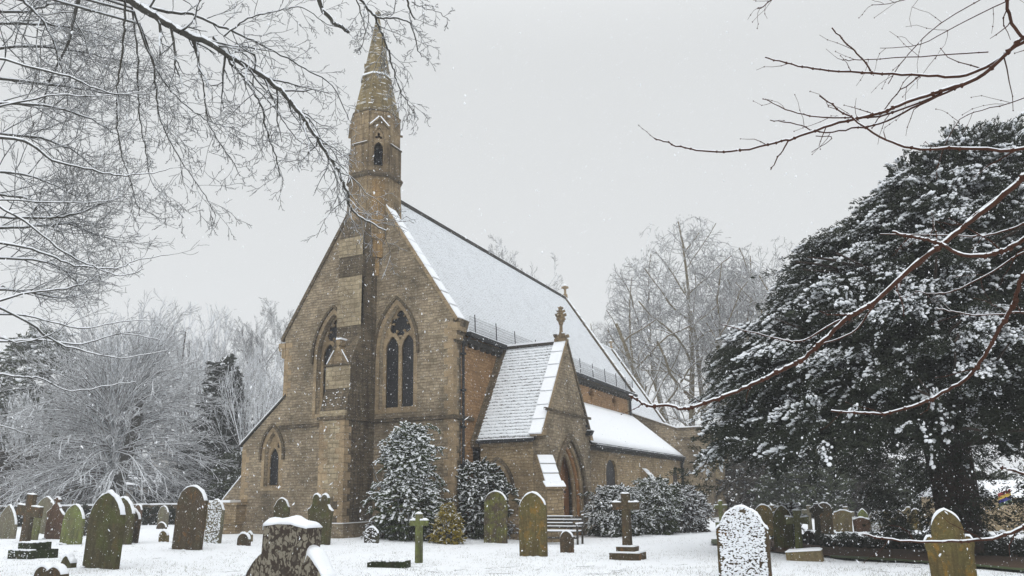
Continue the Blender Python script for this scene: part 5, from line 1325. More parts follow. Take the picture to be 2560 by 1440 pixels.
    rr2 = np.random.default_rng(15); n = 2600; z = rr2.uniform(3.3, 11.0, n); R0 = np.interp(z, hzz, hrr); th_ = rr2.uniform(0, 6.28, n); rad = R0*rr2.uniform(.25, .80, n)
    k2 = ~((z < 4.6) & (rad*np.cos(th_) > .7)); z, R0, th_, rad = z[k2], R0[k2], th_[k2], rad[k2]; n = len(z)
    L = np.stack([rad*np.cos(th_)+c0[0]+.24*np.clip(z-3, 0, 20), rad*np.sin(th_)*.62+c0[1], z], 1); pos = L[:, 0:1]*CX+L[:, 1:2]*CYv+L[:, 2:3]*np.array([0, 0, 1.])
    out = np.cos(th_)[:, None]*CX+np.sin(th_)[:, None]*CYv+rr2.normal(0, .35, (n, 3)); foliage('inner_foliage', pos, out, rr2.uniform(.9, 1.3, n), np.zeros(n), 60, .10, .17, .3, 'yew', e, 9, 4)
    # ivy-dark growth round the trunk
    n = 420; th_ = r.uniform(0, 6.28, n); z = r.uniform(.05, 3.2, n); rad = (.55+.42*(z/3.2)**1.5)*r.uniform(.75, 1.1, n)
    L = np.stack([rad*np.cos(th_)*np.where(np.cos(th_) < 0, .8, 1.1)+.1, rad*np.sin(th_)*.8+.4, z], 1); pos = L[:, 0:1]*CX+L[:, 1:2]*CYv+L[:, 2:3]*np.array([0, 0, 1.])
    out = np.cos(th_)[:, None]*CX+np.sin(th_)[:, None]*CYv+np.array([0, 0, -.3]); foliage('trunk_growth', pos, out, np.full(n, .38), np.full(n, .03), 46, .05, .13, .4, 'yew', e, 8, 5)
    seg = []; R = random.Random(2)
    for i in range(3): p, d, rr = chain(Vector((.15*i-.1, .3, -.2)), Vector((.1*(i-1), 0, 1)).normalized(), 8, .42, .10, 8, .05, Vector((0, 0, 0)), R); emit(seg, p, rr)
    for i in range(60):
        z = R.uniform(2.6, 8); a = R.uniform(0, 6.28); ln = float(np.interp(z, hzz, hrr))*.8; p, d, rr = chain(Vector((0, .5, z)), (Vector(CX)*math.cos(a)+Vector(CYv)*math.sin(a)+Vector((0, 0, .15))).normalized(), ln, .09, .02, 6, .08, Vector((0, 0, -.1)), R); emit(seg, p, rr)
    link('trunk', tubemesh('trunk', None, seg), 'yew_bark', e)
yew()
def shrub(name, label, px, yb, wpx, ytop, mat, seed, snow=.6, n=420, profile=None, leaf=(.05, .10), size=.36, depthf=.8, off=0.0, dz=0, cat='shrub', nb=18, trunk=True, d=None, ss=1.4):
    fine = d is None; nl = 40
    if fine: n = int(n*1.7); size *= .78; leaf = (leaf[0]*.62, leaf[1]*.62); nl = 62; nb = 26; ss *= .80
    if d is None: P, dep = gpt(px, yb)
    else: dep = d; P = Vector(foot(px, d))
    P = P+Vector(CYv)*off; s = FPX/dep; W = wpx/s/2; Hh = (yb-ytop)/s; r = np.random.default_rng(seed)
    if d is not None: q = at(px, ytop, d); Hh = q.z-P.z
    e = empty(name, P[:], label=label, cat=cat, group='snow-laden shrubs beside the church' if cat == 'shrub' and d is None else None)
    profile = profile or [(0, .75), (.25, .98), (.55, 1.0), (.8, .8), (1, .3)]
    t = r.random(n)**.72; th_ = r.uniform(0, 6.28, n); R0 = np.interp(t, [p[0] for p in profile], [p[1] for p in profile])*W
    lum = 1.35*np.array([noise.noise(Vector((math.cos(a)*1.3+seed, math.sin(a)*1.3, b_*2.2))) for a, b_ in zip(th_, t)])
    f = r.uniform(.55, 1, n); rad = np.maximum(.02, R0*f*(1+.55*lum)-size*.3); 
    L = np.stack([rad*np.cos(th_), rad*np.sin(th_)*depthf, t*Hh*.97-size*.2], 1)
    pos = L[:, 0:1]*CX+L[:, 1:2]*CYv+L[:, 2:3]*np.array([0, 0, 1.])
    ol = np.stack([np.cos(th_)+r.normal(0, .6, n), np.sin(th_)+r.normal(0, .6, n), .05+.5*t*t+r.normal(0, .5, n)], 1); out = ol[:, 0:1]*CX+ol[:, 1:2]*CYv+ol[:, 2:3]*np.array([0, 0, 1.])
    sp = np.clip((t-.05)*3.0, 0.12, 1)*snow*(f > .45)
    foliage('foliage', pos, out, r.uniform(size*.7, size*1.3, n), sp, nl, leaf[0]/size, leaf[1]/size, .35, mat, e, seed, nb, ss)
    if fine and wpx > 80:
        P1, O1 = [], []
        for q in range(26):
            a = r.uniform(0, 6.28); z0_ = Hh*r.uniform(.3, .95); ln = W*r.uniform(.35, .75); r0_ = W*float(np.interp(z0_/Hh, [p[0] for p in profile], [p[1] for p in profile]))*.75
            up_ = r.uniform(-.1, .9)
            for k in range(16):
                t_ = (k+r.random())/16; rr_ = r0_+ln*t_; z_ = z0_+ln*(up_*t_-.75*t_*t_)+r.normal(0, .03); sd = r.normal(0, .07)
                P1.append((rr_*math.cos(a)-sd*math.sin(a))*CX+(rr_*math.sin(a)+sd*math.cos(a))*depthf*CYv+np.array([0, 0, z_])); O1.append(math.cos(a+r.normal(0, .7))*CX+math.sin(a+r.normal(0, .7))*CYv+np.array([0, 0, r.normal(-.1, .3)]))
        foliage('shoot', np.array(P1), np.array(O1), r.uniform(size*.5, size*.8, len(P1)), np.full(len(P1), snow*.95), 34, leaf[0]/size*1.3, leaf[1]/size*1.3, .5, mat, e, seed+3, 14, ss*1.25)
    if trunk:
        seg = []; R = random.Random(seed)
        for i in range(5):
            p, dd, rr = chain(Vector((R.uniform(-.1, .1), R.uniform(-.1, .1), -.1)), Vector((R.uniform(-.35, .35), R.uniform(-.35, .35), 1)).normalized(), Hh*.75, .035, .012, 6, .09, Vector((0, 0, 0)), R); emit(seg, p, rr)
        link('stem', tubemesh('stem', None, seg), 'bark_near', e)
    return e
shrub('holly_bush', 'tall two-tiered snowy bush rising against the west wall', 1022, 1350, 165, 1058, 'midgreen', 31, 1.0, 860, [(0, .50), (.15, .72), (.30, .95), (.46, .85), (.54, .42), (.66, .66), (.80, .60), (.92, .44), (1, .25)], (.05, .10), .38)
shrub('evergreen_bush', 'dark rounded bush with a snowy crown in the corner between nave and porch', 1176, 1348, 190, 1150, 'laurel', 32, 1.0, 800, [(0, .8), (.3, 1), (.6, 1.0), (.82, .8), (1, .45)], (.05, .10), .34, off=.7)
shrub('golden_conifer', 'small golden yellow conifer between two dark bushes', 1124, 1354, 66, 1258, 'gold', 33, .55, 300, [(0, .9), (.3, 1), (.6, .7), (.85, .35), (1, .1)], (.045, .10), .22, off=-.9)
shrub('evergreen_bush', 'rounded dark bush directly right of the porch door', 1540, 1340, 145, 1216, 'laurel', 34, 1.0, 700, [(0, .9), (.4, 1), (.75, .85), (1, .4)], (.045, .09), .34)
shrub('evergreen_bush', 'snow-topped bush below the aisle buttress, middle of three', 1655, 1338, 120, 1196, 'midgreen', 35, 1.0, 700, None, (.05, .10), .36, off=1.0)
shrub('evergreen_bush', 'greyish snow-laden bush at the right end of the aisle wall', 1738, 1336, 120, 1212, 'twiggy', 36, 1.0, 640, None, (.04, .10), .36, off=2.0)
shrub('low_shrub', 'low snowy plant at the foot of the tall two-tiered bush, left side', 968, 1345, 90, 1296, 'twiggy', 37, .9, 150, None, (.03, .08), .24)
shrub('low_shrub', 'low snowy plant between the golden conifer and the small green cross', 1085, 1352, 66, 1318, 'twiggy', 38, 1.0, 110, None, (.03, .08), .22)
shrub('low_shrub', 'low snow-covered plant between the two tall headstones before the porch', 1285, 1348, 50, 1300, 'twiggy', 39, 1.0, 90, None, (.03, .08), .22)
shrub('snowy_bramble', 'arching snowy bramble over the tall dark mossy headstone', 1976, 1368, 56, 1256, 'twiggy', 40, 1.0, 90, [(0, .4), (.5, .8), (.85, 1), (1, .6)], (.03, .09), .30)
shrub('clipped_yew_bush', 'small dark bush in front of the far row of headstones', 2246, 1345, 60, 1300, 'laurel', 41, .2, 160, None, (.04, .08), .26)
shrub('conifer', 'tall dark snow-flecked conifer left of the north aisle', 540, 1240, 170, 885, 'yew', 42, .35, 1100, [(0, .9), (.25, 1), (.5, .72), (.75, .42), (.92, .18), (1, .04)], (.12, .28), 1.1, cat='tree', d=60, nb=6)
shrub('conifer', 'dark rounded evergreen at the far left behind the near limbs', 70, 1240, 230, 800, 'laurel', 43, .8, 700, None, (.12, .30), 1.3, cat='tree', d=66, nb=6)
for i, (px, d, w_, yt, lb) in enumerate(((1880, 52, 190, 1150, 'grey snowy thicket just right of the vestry'), (2020, 48, 200, 1140, 'dark snowy thicket under the left of the yew crown'), (2170, 50, 210, 1150, 'snowy thicket behind the far row of headstones'), (2320, 46, 200, 1160, 'snowy thicket just left of the yew trunk'), (2450, 42, 170, 1190, 'dark thicket behind the yew trunk'),
        (40, 58, 230, 1130, 'snowy thicket at the left edge behind the boundary wall'), (430, 56, 90, 1200, 'small evergreen between the two grey houses'), (600, 54, 110, 1130, 'dark evergreen thicket beside the north aisle'), (215, 60, 150, 1180, 'brown beech thicket behind the boundary wall'))):
    shrub('thicket', lb, px, 1240, w_, yt, 'twiggy' if i in (0, 2, 5, 8) else 'laurel', 60+i, .8, 520, None, (.10, .26), 1.0, cat='thicket', d=d, nb=6, trunk=False, ss=.8)

# ------------------------------------------------------------------ near trees whose limbs hang into view
def limb3(pts, dep, seed, sub=5, wob=0.012):
    """smooth 3D limb through sight points (x, y); dep = (start, end) distance"""
    R = random.Random(seed); n = len(pts); P = []
    for i, (x, y) in enumerate(pts):
        t = i/(n-1); d = dep[0]+(dep[1]-dep[0])*t; P.append(at(x, y, d))
    out = []
    for i in range(n-1):
        p0, p1, p2, p3 = P[max(0, i-1)], P[i], P[i+1], P[min(n-1, i+2)]
        for k in range(sub):
            t = k/sub; q = 0.5*((2*p1)+(p2-p0)*t+(2*p0-5*p1+4*p2-p3)*t*t+(3*p1-p0-3*p2+p3)*t**3)
            q += Vector((R.gauss(0, wob), R.gauss(0, wob), R.gauss(0, wob)))*(1 if (i or k) else 0); out.append(q)
    out.append(P[-1]); return out
def taper(pts, w0, w1, d, p=1.0):                            # widths given as they appear, in photo pixels
    n = len(pts); return [max(.0012, (w0+(w1-w0)*(i/(n-1))**p)*d/FPX/2) for i in range(n)]
RMIN = .0011
def twig(out, p, d, L, r, lev, R, bend, maxlev=2, k=5, nside=4, ang=(32, 60), lf=.5):
    pts = [p.copy()]; dirs = []
    for i in range(k):
        d = (d+Vector((R.gauss(0, .21), R.gauss(0, .21), R.gauss(0, .21)))+bend/k).normalized(); p = p+d*(L/k); pts.append(p.copy()); dirs.append(d)
    rr = [max(RMIN, r*(1-.62*i/k)) for i in range(k+1)]; emit(out, pts, rr)
    if lev >= maxlev: return
    side = R.choice([-1, 1])
    for j in range(nside):
        f = .18+.8*(j+R.uniform(.2, .8))/nside; i = min(int(f*k), k-1); q = pts[i].lerp(pts[i+1], f*k-i); side = -side
        ax = Vector(fwd)+Vector((R.gauss(0, .55), R.gauss(0, .55), R.gauss(0, .55))); dd = Matrix.Rotation(side*R_(R.uniform(*ang)), 3, ax.normalized()) @ dirs[i]
        twig(out, q, dd, L*lf*R.uniform(.6, 1.25)*(1.1-.4*f), rr[i]*.66, lev+1, R, bend, maxlev, max(3, k-1), max(2, nside-1), ang, lf)
def dress(thin, pts, rr, R, n, L, bend, t0=0.1, maxlev=2, ang=(30, 65), nside=4, lf=.5, rk=.5, k=5):
    side = 1; m = len(pts)-1
    for j in range(n):
        f = (t0+(1-t0)*(j+R.random())/n)*m; i = min(int(f), m-1); q = pts[i].lerp(pts[i+1], f-i); d = (pts[i+1]-pts[i]).normalized(); side = -side
        ax = Vector(fwd)+Vector((R.gauss(0, .5), R.gauss(0, .5), R.gauss(0, .5))); dd = Matrix.Rotation(side*R_(R.uniform(*ang)), 3, ax.normalized()) @ d
        twig(thin, q, dd, L*R.uniform(.55, 1.3)*(1.15-.5*f/m), max(.0016, rr[i]*rk), 0, R, bend, maxlev, k, nside, ang, lf)
def trunk_chain(base, top, r0, r1, seed):
    R = random.Random(seed); n = 9; P = [Vector(base).lerp(Vector(top), i/n)+Vector((R.gauss(0, .05), R.gauss(0, .05), 0)) for i in range(n+1)]
    return P, [r0+(r1-r0)*i/n for i in range(n+1)]
def near_tree(name, label, trunk_px, trunk_d, topz, limbs, mt, mc, bend, seed, r0=.2, wob=.010, **dk):
    R = random.Random(seed); b = at(trunk_px, 1300, trunk_d); g = gz(b.x, b.y); top = Vector((b.x, b.y, topz))
    e = empty(name, (0, 0, 0), label=label, cat='tree'); th = []; tn = []
    P, rr = trunk_chain((b.x, b.y, g-.3), top, r0, r0*.35, seed); emit(th, P, rr)
    for i, lb in enumerate(limbs):
        pts, dep, w = lb[:3]; o = dict(dk); o.update(lb[3] if len(lb) > 3 else {})
        q = limb3(pts, dep, seed*100+i, 5, wob); dm = (dep[0]+dep[1])/2*(.84 if 'red' in mt else 1); rad = taper(q, w[0], w[1], dm, .85)
        if o.pop('root', True):                              # carry the limb on from the frame edge to the trunk
            s = q[0]; zt = min(topz-.3, max(g+1.0, s.z+.25*(s.z-2) if s.z > 3 else s.z-.2)); a = Vector((b.x, b.y, zt)); mid = a.lerp(s, .55)+Vector((0, 0, .15*(s-a).length*.4)); rl = rad[0]*1.1
            emit(th, [a, a.lerp(mid, .5)+Vector((0, 0, .08)), mid, s], [min(r0*.5, rl*2.0), rl*1.6, rl*1.25, rl])
        emit(th, q, rad); 
        n, L = o.pop('n', 14), o.pop('L', .8)
        if n: dress(tn, q, rad, R, n, L, Vector(o.pop('bend', bend)), **{k: v for k, v in o.items() if k in ('t0', 'maxlev', 'ang', 'nside', 'lf', 'rk', 'k')})
    sn = []; Rs = random.Random(seed+5)
    for sg in th[9:]:
        A, Bv = Vector(sg[:3]), Vector(sg[3:6]); d = (Bv-A)
        if d.length < 1e-4: continue
        h = math.hypot(d.x, d.y)/d.length
        if h < .45: continue
        m = max(1, int(d.length/.05))
        for q in range(m):
            if Rs.random() > h*1.15-.12: continue
            r_ = sg[6]+(sg[7]-sg[6])*q/m; z = Vector((0, 0, r_*(.85 if 'red' in mt else .62))); w1, w2 = Rs.uniform(.55, .85), Rs.uniform(.55, .85)
            sn.append((*(A+d*(q/m)+z), *(A+d*((q+1)/m)+z), r_*w1, r_*w2))
    link('snow_line', tubemesh('snow_line', None, sn), 'snow', e)
    if 'red' in mt:
        bp = []; bs = []
        for sg in th[9:]:
            if Rs.random() < .32: bp.append(sg[3:6]); bs.append(sg[7]*Rs.uniform(1.35, 1.8))
        for sg in tn:
            if Rs.random() < .5: bp.append(sg[3:6]); bs.append(max(.0035, sg[7]*1.7))
        link('buds', blobs(np.array(bp), np.array(bs), 1.2, 1, 3, 'buds'), mc, e)
    link('limbs', tubemesh('limbs', None, th), mt, e); link('twigs', tubemesh('twigs', tn), mc, e); return e
# drooping tree above the left half
RMIN = .0034
DL = (8.5, 9.5)
near_tree('overhanging_tree', 'bare tree whose thick dark limb arches from the top left down to the turret', -520, 9.0, 10.5, [
    ([(290, -40), (340, 10), (390, 40), (455, 80), (520, 105), (590, 150), (650, 185), (700, 225), (740, 270), (775, 320), (812, 375), (845, 425), (868, 480), (880, 525), (915, 550), (965, 577)], (8.8, 9.4), (22, 4), dict(n=40, L=.70, bend=(0, 0, -.25))),
    ([(535, 95), (580, 160), (625, 215), (655, 270), (668, 330), (690, 390), (700, 440)], (9.2, 9.6), (9, 2.5), dict(n=18, L=.55, root=False, bend=(0, 0, -.35))),
    ([(420, 30), (480, 35), (550, 65), (620, 95), (690, 130), (760, 170), (830, 215), (872, 300)], (9.0, 9.8), (8, 2.5), dict(n=20, L=.6)),
    ([(480, 95), (500, 170), (510, 230), (520, 300), (545, 350), (580, 400), (600, 440)], (9.0, 9.4), (4.5, 2), dict(n=14, L=.5, root=False, bend=(0, 0, -.35))),
    ([(310, -10), (312, 60), (305, 130), (296, 200), (292, 290), (300, 360), (315, 420), (335, 480), (350, 540)], (8.8, 9.2), (6, 2), dict(n=20, L=.5, bend=(0, 0, -.3))),
    ([(335, 30), (365, 110), (395, 180), (440, 240), (500, 290), (560, 315), (585, 318)], (8.9, 9.5), (6, 2), dict(n=22, L=.6, bend=(0, 0, -.3))),
    ([(350, 60), (385, 160), (390, 230), (400, 300), (440, 380), (480, 440), (520, 500), (540, 540)], (9.0, 9.5), (5.5, 2), dict(n=22, L=.6, bend=(0, 0, -.3))),
    ([(330, 20), (345, 130), (345, 230), (350, 300), (365, 380), (372, 440), (410, 490), (460, 545)], (9.2, 9.4), (5, 2), dict(n=20, L=.55, bend=(0, 0, -.3))),
    ([(560, 90), (610, 50), (660, 35), (720, 20), (760, 20), (820, 60), (880, 75)], (9.2, 9.8), (5, 2), dict(n=12, L=.5, root=False)),
    ([(785, -30), (805, 20), (830, 52), (855, 68), (872, 82)], (8.6, 8.8), (12, 9), dict(n=0)),
    ([(870, -40), (915, 15), (942, 42), (985, 45), (1025, 60), (1045, 120), (1055, 140)], (8.8, 9.2), (8, 2), dict(n=12, L=.35, bend=(0, 0, -.3))),
    ([(935, 35), (950, 75), (968, 120), (980, 160), (990, 200), (1008, 240), (1025, 265), (1045, 300)], (9.0, 9.3), (7, 1.8), dict(n=18, L=.40, root=False, bend=(0, 0, -.5))),
    ([(1010, -30), (1025, 25), (1037, 48)], (8.6, 8.7), (6, 4), dict(n=3, L=.3)),
    ([(1030, 5), (1060, 20), (1095, 28), (1125, 52)], (8.7, 9.0), (3, 1.5), dict(n=6, L=.2, root=False)),
    ([(885, -20), (905, 40), (912, 80), (900, 130)], (8.8, 9.0), (4, 1.5), dict(n=8, L=.3)),
    ([(620, 200), (680, 260), (720, 320), (760, 360), (820, 370), (860, 395)], (9.2, 9.7), (4, 1.5), dict(n=14, L=.4, root=False)),
    ([(760, 300), (800, 350), (830, 420), (850, 470), (835, 510)], (9.2, 9.5), (4, 1.5), dict(n=10, L=.35, root=False, bend=(0, 0, -.5)))],
    'bark_near', 'bark_near', (0, 0, -.15), 51, .22, .006, lf=.46)
RMIN = .0042
# knobbly alder filling the left edge
al = []
Rl = random.Random(5)
for (x0, y0, pts) in ((0, 60, [(120, 60), (240, 85), (340, 120)]), (0, 120, [(110, 118), (230, 135), (330, 160)]), (0, 190, [(130, 210), (250, 230), (370, 245)]), (0, 255, [(110, 262), (230, 300), (300, 340)]),
    (0, 330, [(100, 345), (190, 380), (245, 430)]), (0, 420, [(80, 440), (150, 470), (210, 500)]), (0, 540, [(100, 545), (190, 535), (260, 505), (315, 485)]), (0, 570, [(90, 565), (170, 560), (235, 585), (290, 600)]), (0, 640, [(80, 650), (150, 670), (205, 720)]), (0, 720, [(80, 730), (150, 745), (215, 730)]),
    (0, 20, [(60, 30), (140, 10), (230, 30)]), (0, 480, [(80, 500), (140, 560), (190, 640)]), (60, 0, [(110, 60), (150, 150), (170, 250)]), (200, -20, [(170, 100), (130, 190), (100, 300)])):
    al.append(([(-60 if x0 == 0 else x0, y0)]+pts, (Rl.uniform(12, 14), Rl.uniform(13, 15)), (9, 2.5), dict(n=20, L=1.25)))
near_tree('alder_tree', 'knobbly-twigged bare tree crowding the left edge of the sky', -420, 13, 11.5, al, 'bark_near', 'bark_near', (0, 0, .35), 52, .26, maxlev=2, nside=5, ang=(25, 75), lf=.45, k=5)
RMIN = .0024
# long level boughs reaching in from the left
lb = [([(-60, 135), (150, 185), (225, 215), (290, 235), (380, 232)], (7, 7.6), (7, 2)), ([(-60, 345), (60, 352), (130, 400), (230, 425), (300, 440), (370, 435), (432, 420)], (7, 8), (9, 2)),
      ([(-60, 500), (120, 505), (230, 505), (300, 495)], (7.4, 8), (5, 2)), ([(-60, 600), (60, 618), (140, 645), (200, 665), (290, 670), (350, 650), (432, 635)], (6.8, 7.8), (8, 2)),
      ([(-60, 480), (60, 555), (160, 630), (230, 665), (300, 690), (360, 672)], (6.8, 7.6), (7, 2)), ([(-60, 770), (50, 735), (170, 720), (240, 690), (290, 665)], (7, 7.6), (7, 2)),
      ([(-60, 790), (60, 790), (200, 820), (300, 805), (385, 800)], (7, 8), (6, 2)), ([(-60, 860), (80, 850), (200, 860), (300, 835), (400, 850)], (7.4, 8.2), (7, 2)),
      ([(-60, 740), (60, 800), (130, 850), (220, 880), (300, 895), (420, 875)], (7, 8), (8, 2)), ([(-60, 930), (50, 942), (100, 945), (180, 975), (300, 960), (340, 955)], (7.2, 8), (6, 1.8)),
      ([(-60, 1040), (40, 1075), (75, 1090)], (7, 7.4), (4, 2)), ([(-60, 280), (120, 240), (240, 240), (350, 230)], (7.2, 8), (6, 2)), ([(-60, 820), (40, 855), (140, 830), (200, 770)], (7, 7.6), (5, 2))]
near_tree('lime_tree', 'bare tree reaching long level snow-lined boughs in from the left', -700, 6.8, 7.5, [(a, b, c, dict(n=6, L=.40, maxlev=1)) for a, b, c in lb], 'bark_near', 'bark_near', (0, 0, .1), 53, .22, .006, nside=3, ang=(18, 45))
RMIN = .0011
# red-twigged tree at the right, close to the viewer
rb = [([(2640, 380), (2560, 445), (2480, 512), (2400, 575), (2300, 652), (2190, 752), (2110, 802), (2060, 852), (2000, 902), (1940, 932), (1880, 962), (1820, 988), (1760, 1008), (1712, 1022), (1672, 1013), (1630, 1016), (1600, 1003), (1573, 989)], (3.4, 4.2), (15, 7.5)),
      ([(2640, 560), (2560, 690), (2530, 765), (2480, 855), (2430, 932), (2370, 975), (2300, 1010), (2210, 1034), (2150, 1033), (2078, 1027)], (3.2, 3.8), (13, 6)),
      ([(2660, 1275), (2560, 1318), (2480, 1346), (2380, 1354), (2250, 1352), (2160, 1336)], (3.4, 3.7), (11, 5)),
      ([(2640, 60), (2540, 115), (2480, 160), (2400, 190), (2300, 188), (2180, 183), (2050, 174), (1980, 160), (1913, 143)], (3.6, 4.2), (11, 4)),
      ([(2640, 60), (2560, 92), (2460, 185), (2370, 222), (2280, 252), (2200, 282), (2100, 306), (2000, 340), (1940, 356), (1830, 379), (1740, 375), (1680, 360), (1635, 345)], (3.6, 4.3), (12, 4)),
      ([(2640, 330), (2560, 372), (2400, 372), (2280, 370), (2200, 342), (2110, 282), (2050, 240)], (3.5, 4.0), (11, 4)),
      ([(2400, 215), (2300, 262), (2200, 308), (2130, 322), (2050, 330), (1990, 310), (1925, 300)], (3.8, 4.2), (7, 3), dict(root=False)),
      ([(2350, 235), (2200, 290), (2060, 292), (1980, 278), (1908, 247)], (3.8, 4.2), (6, 3), dict(root=False)),
      ([(2640, 560), (2560, 600), (2500, 630), (2410, 638), (2340, 605), (2290, 595), (2232, 580)], (3.0, 3.5), (13, 8)),
      ([(2640, 520), (2560, 560), (2470, 588), (2400, 590), (2200, 585)], (3.6, 4.0), (7, 3)),
      ([(2640, 400), (2560, 450), (2440, 535), (2370, 600), (2250, 700), (2190, 760), (2130, 832), (2052, 862)], (3.8, 4.2), (9, 4)),
      ([(2640, 610), (2560, 628), (2480, 680), (2400, 722), (2340, 735), (2290, 728)], (3.6, 4.0), (6, 3)),
      ([(2640, 800), (2560, 782), (2440, 788), (2380, 778), (2340, 770)], (3.4, 3.7), (5, 3)),
      ([(2500, -60), (2520, 20), (2545, 82), (2600, 120)], (3.2, 3.4), (9, 9)),
      ([(2180, 182), (2150, 140), (2110, 105), (2080, 70)], (4.0, 4.1), (5, 4), dict(root=False, n=1)),
      ([(2300, 190), (2240, 235), (2200, 290), (2180, 320)], (3.9, 4.1), (4, 3), dict(root=False, n=1)),
      ([(1975, 348), (1950, 385), (1927, 425)], (4.1, 4.1), (5, 3), dict(root=False, n=0)),
      ([(2040, 340), (2080, 345), (2030, 380)], (4.1, 4.1), (3, 2), dict(root=False, n=0)),
      ([(2470, 130), (2300, 140), (2150, 150), (2105, 150)], (4.0, 4.2), (4, 2.5), dict(root=False)),
      ([(2560, -60), (2350, 60), (2260, 150), (2220, 210)], (4.0, 4.2), (3.5, 2.5)),
      ([(2560, -20), (2420, 50), (2300, 110), (2200, 120)], (4.0, 4.3), (4, 2)),
      ([(2640, 220), (2500, 265), (2400, 300), (2340, 420)], (3.8, 4.1), (4, 2)),
      ([(2100, 800), (2010, 850), (1960, 850), (1880, 830), (1805, 812)], (4.1, 4.3), (5, 3), dict(root=False, n=0)),
      ([(1950, -30), (1920, 8), (1893, 22)], (4.2, 4.2), (4, 2.5)), ([(2330, -40), (2260, 0), (2180, 12)], (4.2, 4.2), (3, 2)),
      ([(2640, 1200), (2560, 1185), (2520, 1172), (2500, 1168)], (3.4, 3.5), (8, 6), dict(n=0))]
near_tree('red_twigged_tree', 'red-brown twigged tree reaching snow-lined branches in from the right, close to the viewer', 3150, 3.3, 5.6, rb, 'bark_red', 'bark_red', (0, 0, -.12), 54, .13, .0022, n=5, L=.22, maxlev=0, nside=2, ang=(30, 70), rk=.5, k=4)

# ------------------------------------------------------------------ walls, houses and small things beyond the graves
def boundary():
    a, b_ = Vector(foot(-150, 45)), Vector(foot(560, 45)); e = empty('boundary_wall', a, label='dark ivy-grown boundary wall with a snowy top behind the left graves', cat='wall')
    d = (b_-a); L = d.length; b = MB(); b.obox(d/2+Vector((0, 0, .5)), d/2, Vector((-d.y, d.x, 0)).normalized()*.25, (0, 0, .75)); link('wall', b.mesh('wall'), 'stone_dark', e)
    b = MB(); n = 40
    for i in range(n):
        c = d*((i+.5)/n); b.obox(c+Vector((0, 0, 1.28)), d/2/n*1.001, Vector((-d.y, d.x, 0)).normalized()*.27, (0, 0, .02+.04*rnd.random()))
    link('snow_cap', b.mesh('snow_cap'), 'snow', e)
    n = 900; r = np.random.default_rng(9); t = r.random(n); nd = Vector((d.y, -d.x, 0)).normalized()
    pos = np.array([list(d*float(q)+nd*.28) for q in t]); pos[:, 2] = r.uniform(.05, 1.2, n); out = np.tile(np.array(nd), (n, 1))+r.normal(0, .4, (n, 3))
    foliage('ivy', pos, out, np.full(n, .35), np.full(n, .35), 26, .14, .25, .6, 'yew', e, 12, 4, 1.2)
boundary()
def house(label, px, yb, d, wpx, hpx, roofpx, wallm, wins, depth=6.0, yaw=.3, roofm='snow', name='house', gable=False):
    P = Vector(foot(px, d)); s = FPX/d; W, Hh, Rf = wpx/s, hpx/s, roofpx/s; z0 = at(px, yb, d).z-P.z
    e = empty(name, P, YAW+yaw, label=label, cat='house' if name == 'house' else name)
    b = MB(); b.box(-W/2, W/2, 0, depth, -.6, z0+Hh)
    if gable: b.prism([(-W/2, z0+Hh), (W/2, z0+Hh), (0, z0+Hh+Rf*.94)], lambda a, z, t: (a, t, z), 0, depth)
    link('wall', b.mesh('wall'), wallm, e)
    b = MB()
    if gable:
        for sg in (1, -1): b.prism([(0, z0+Hh+Rf), (sg*W*.56, z0+Hh-.1), (sg*W*.56, z0+Hh-.25), (0, z0+Hh+Rf-.18)][::-sg], lambda a, z, t: (a, t, z), -.25, depth+.2)
    else: b.prism([(-.35, z0+Hh-.05), (depth/2, z0+Hh+Rf), (depth+.35, z0+Hh-.05)], lambda a, z, t: (t, a, z), -W/2-.25, W/2+.25)
    link('roof', b.mesh('roof'), roofm, e)
    for (u, v, ww, wh) in wins:
        x = -W/2+u*W; z = z0+v*Hh; b = MB(); fw = .07
        for q in ((x-ww/2, x+ww/2, z-wh/2, z-wh/2+fw), (x-ww/2, x+ww/2, z+wh/2-fw, z+wh/2), (x-ww/2, x-ww/2+fw, z-wh/2+fw, z+wh/2-fw), (x+ww/2-fw, x+ww/2, z-wh/2+fw, z+wh/2-fw)): b.box(q[0], q[1], -.05, .0, q[2], q[3])
        f = link('window', b.mesh('window'), 'whitepaint', e); b = MB(); b.box(x-ww/2+fw, x+ww/2-fw, -.02, .005, z-wh/2+fw, z+wh/2-fw); link('pane', b.mesh('pane'), 'glass', f)
    return e
MT['whitepaint'] = m_plain('white_paint', (.62, .62, .60), (.72, .72, .70), 5)
MT['render'] = m_plain('grey_beige_render', (.36, .30, .25), (.44, .38, .32), 3)
MT['palewall'] = m_plain('pale_weatherboard', (.42, .41, .40), (.54, .53, .52), 4)
MT['yellow_brick'] = m_stone('yellow_brick', (.36, .28, .17), (.46, .37, .24), (.26, .20, .12), rowh=.11, bw=.34, stain=.3, mort=.55)
house('long low white building with a row of small windows, left of the mop-headed trunk', 205, 1262, 62, 120, 38, 14, 'palewall', [(.30, .55, .9, .7), (.50, .55, .9, .7), (.68, .55, .9, .7), (.86, .55, .9, .7)], 5)
house('grey beige house partly hidden behind the mop-headed tree', 320, 1285, 64, 90, 72, 36, 'render', [(.3, .6, .9, 1.0), (.75, .6, .9, 1.0)], 6, .2)
house('wide pinkish beige house with dark windows behind the tall dark headstone', 458, 1282, 62, 178, 78, 16, 'render', [(.16, .62, 1.1, 1.3), (.5, .62, 1.1, 1.3), (.84, .66, 1.2, 1.4)], 7, .15)
house('white snow-roofed cottage seen through the drooping shoots', 400, 1215, 70, 130, 40, 90, 'palewall', [], 7, -.2, gable=True)
bh = house('yellow brick building with a snowy roof at the right edge', 2580, 1338, 31, 230, 96, 42, 'yellow_brick', [], 6, -.1)
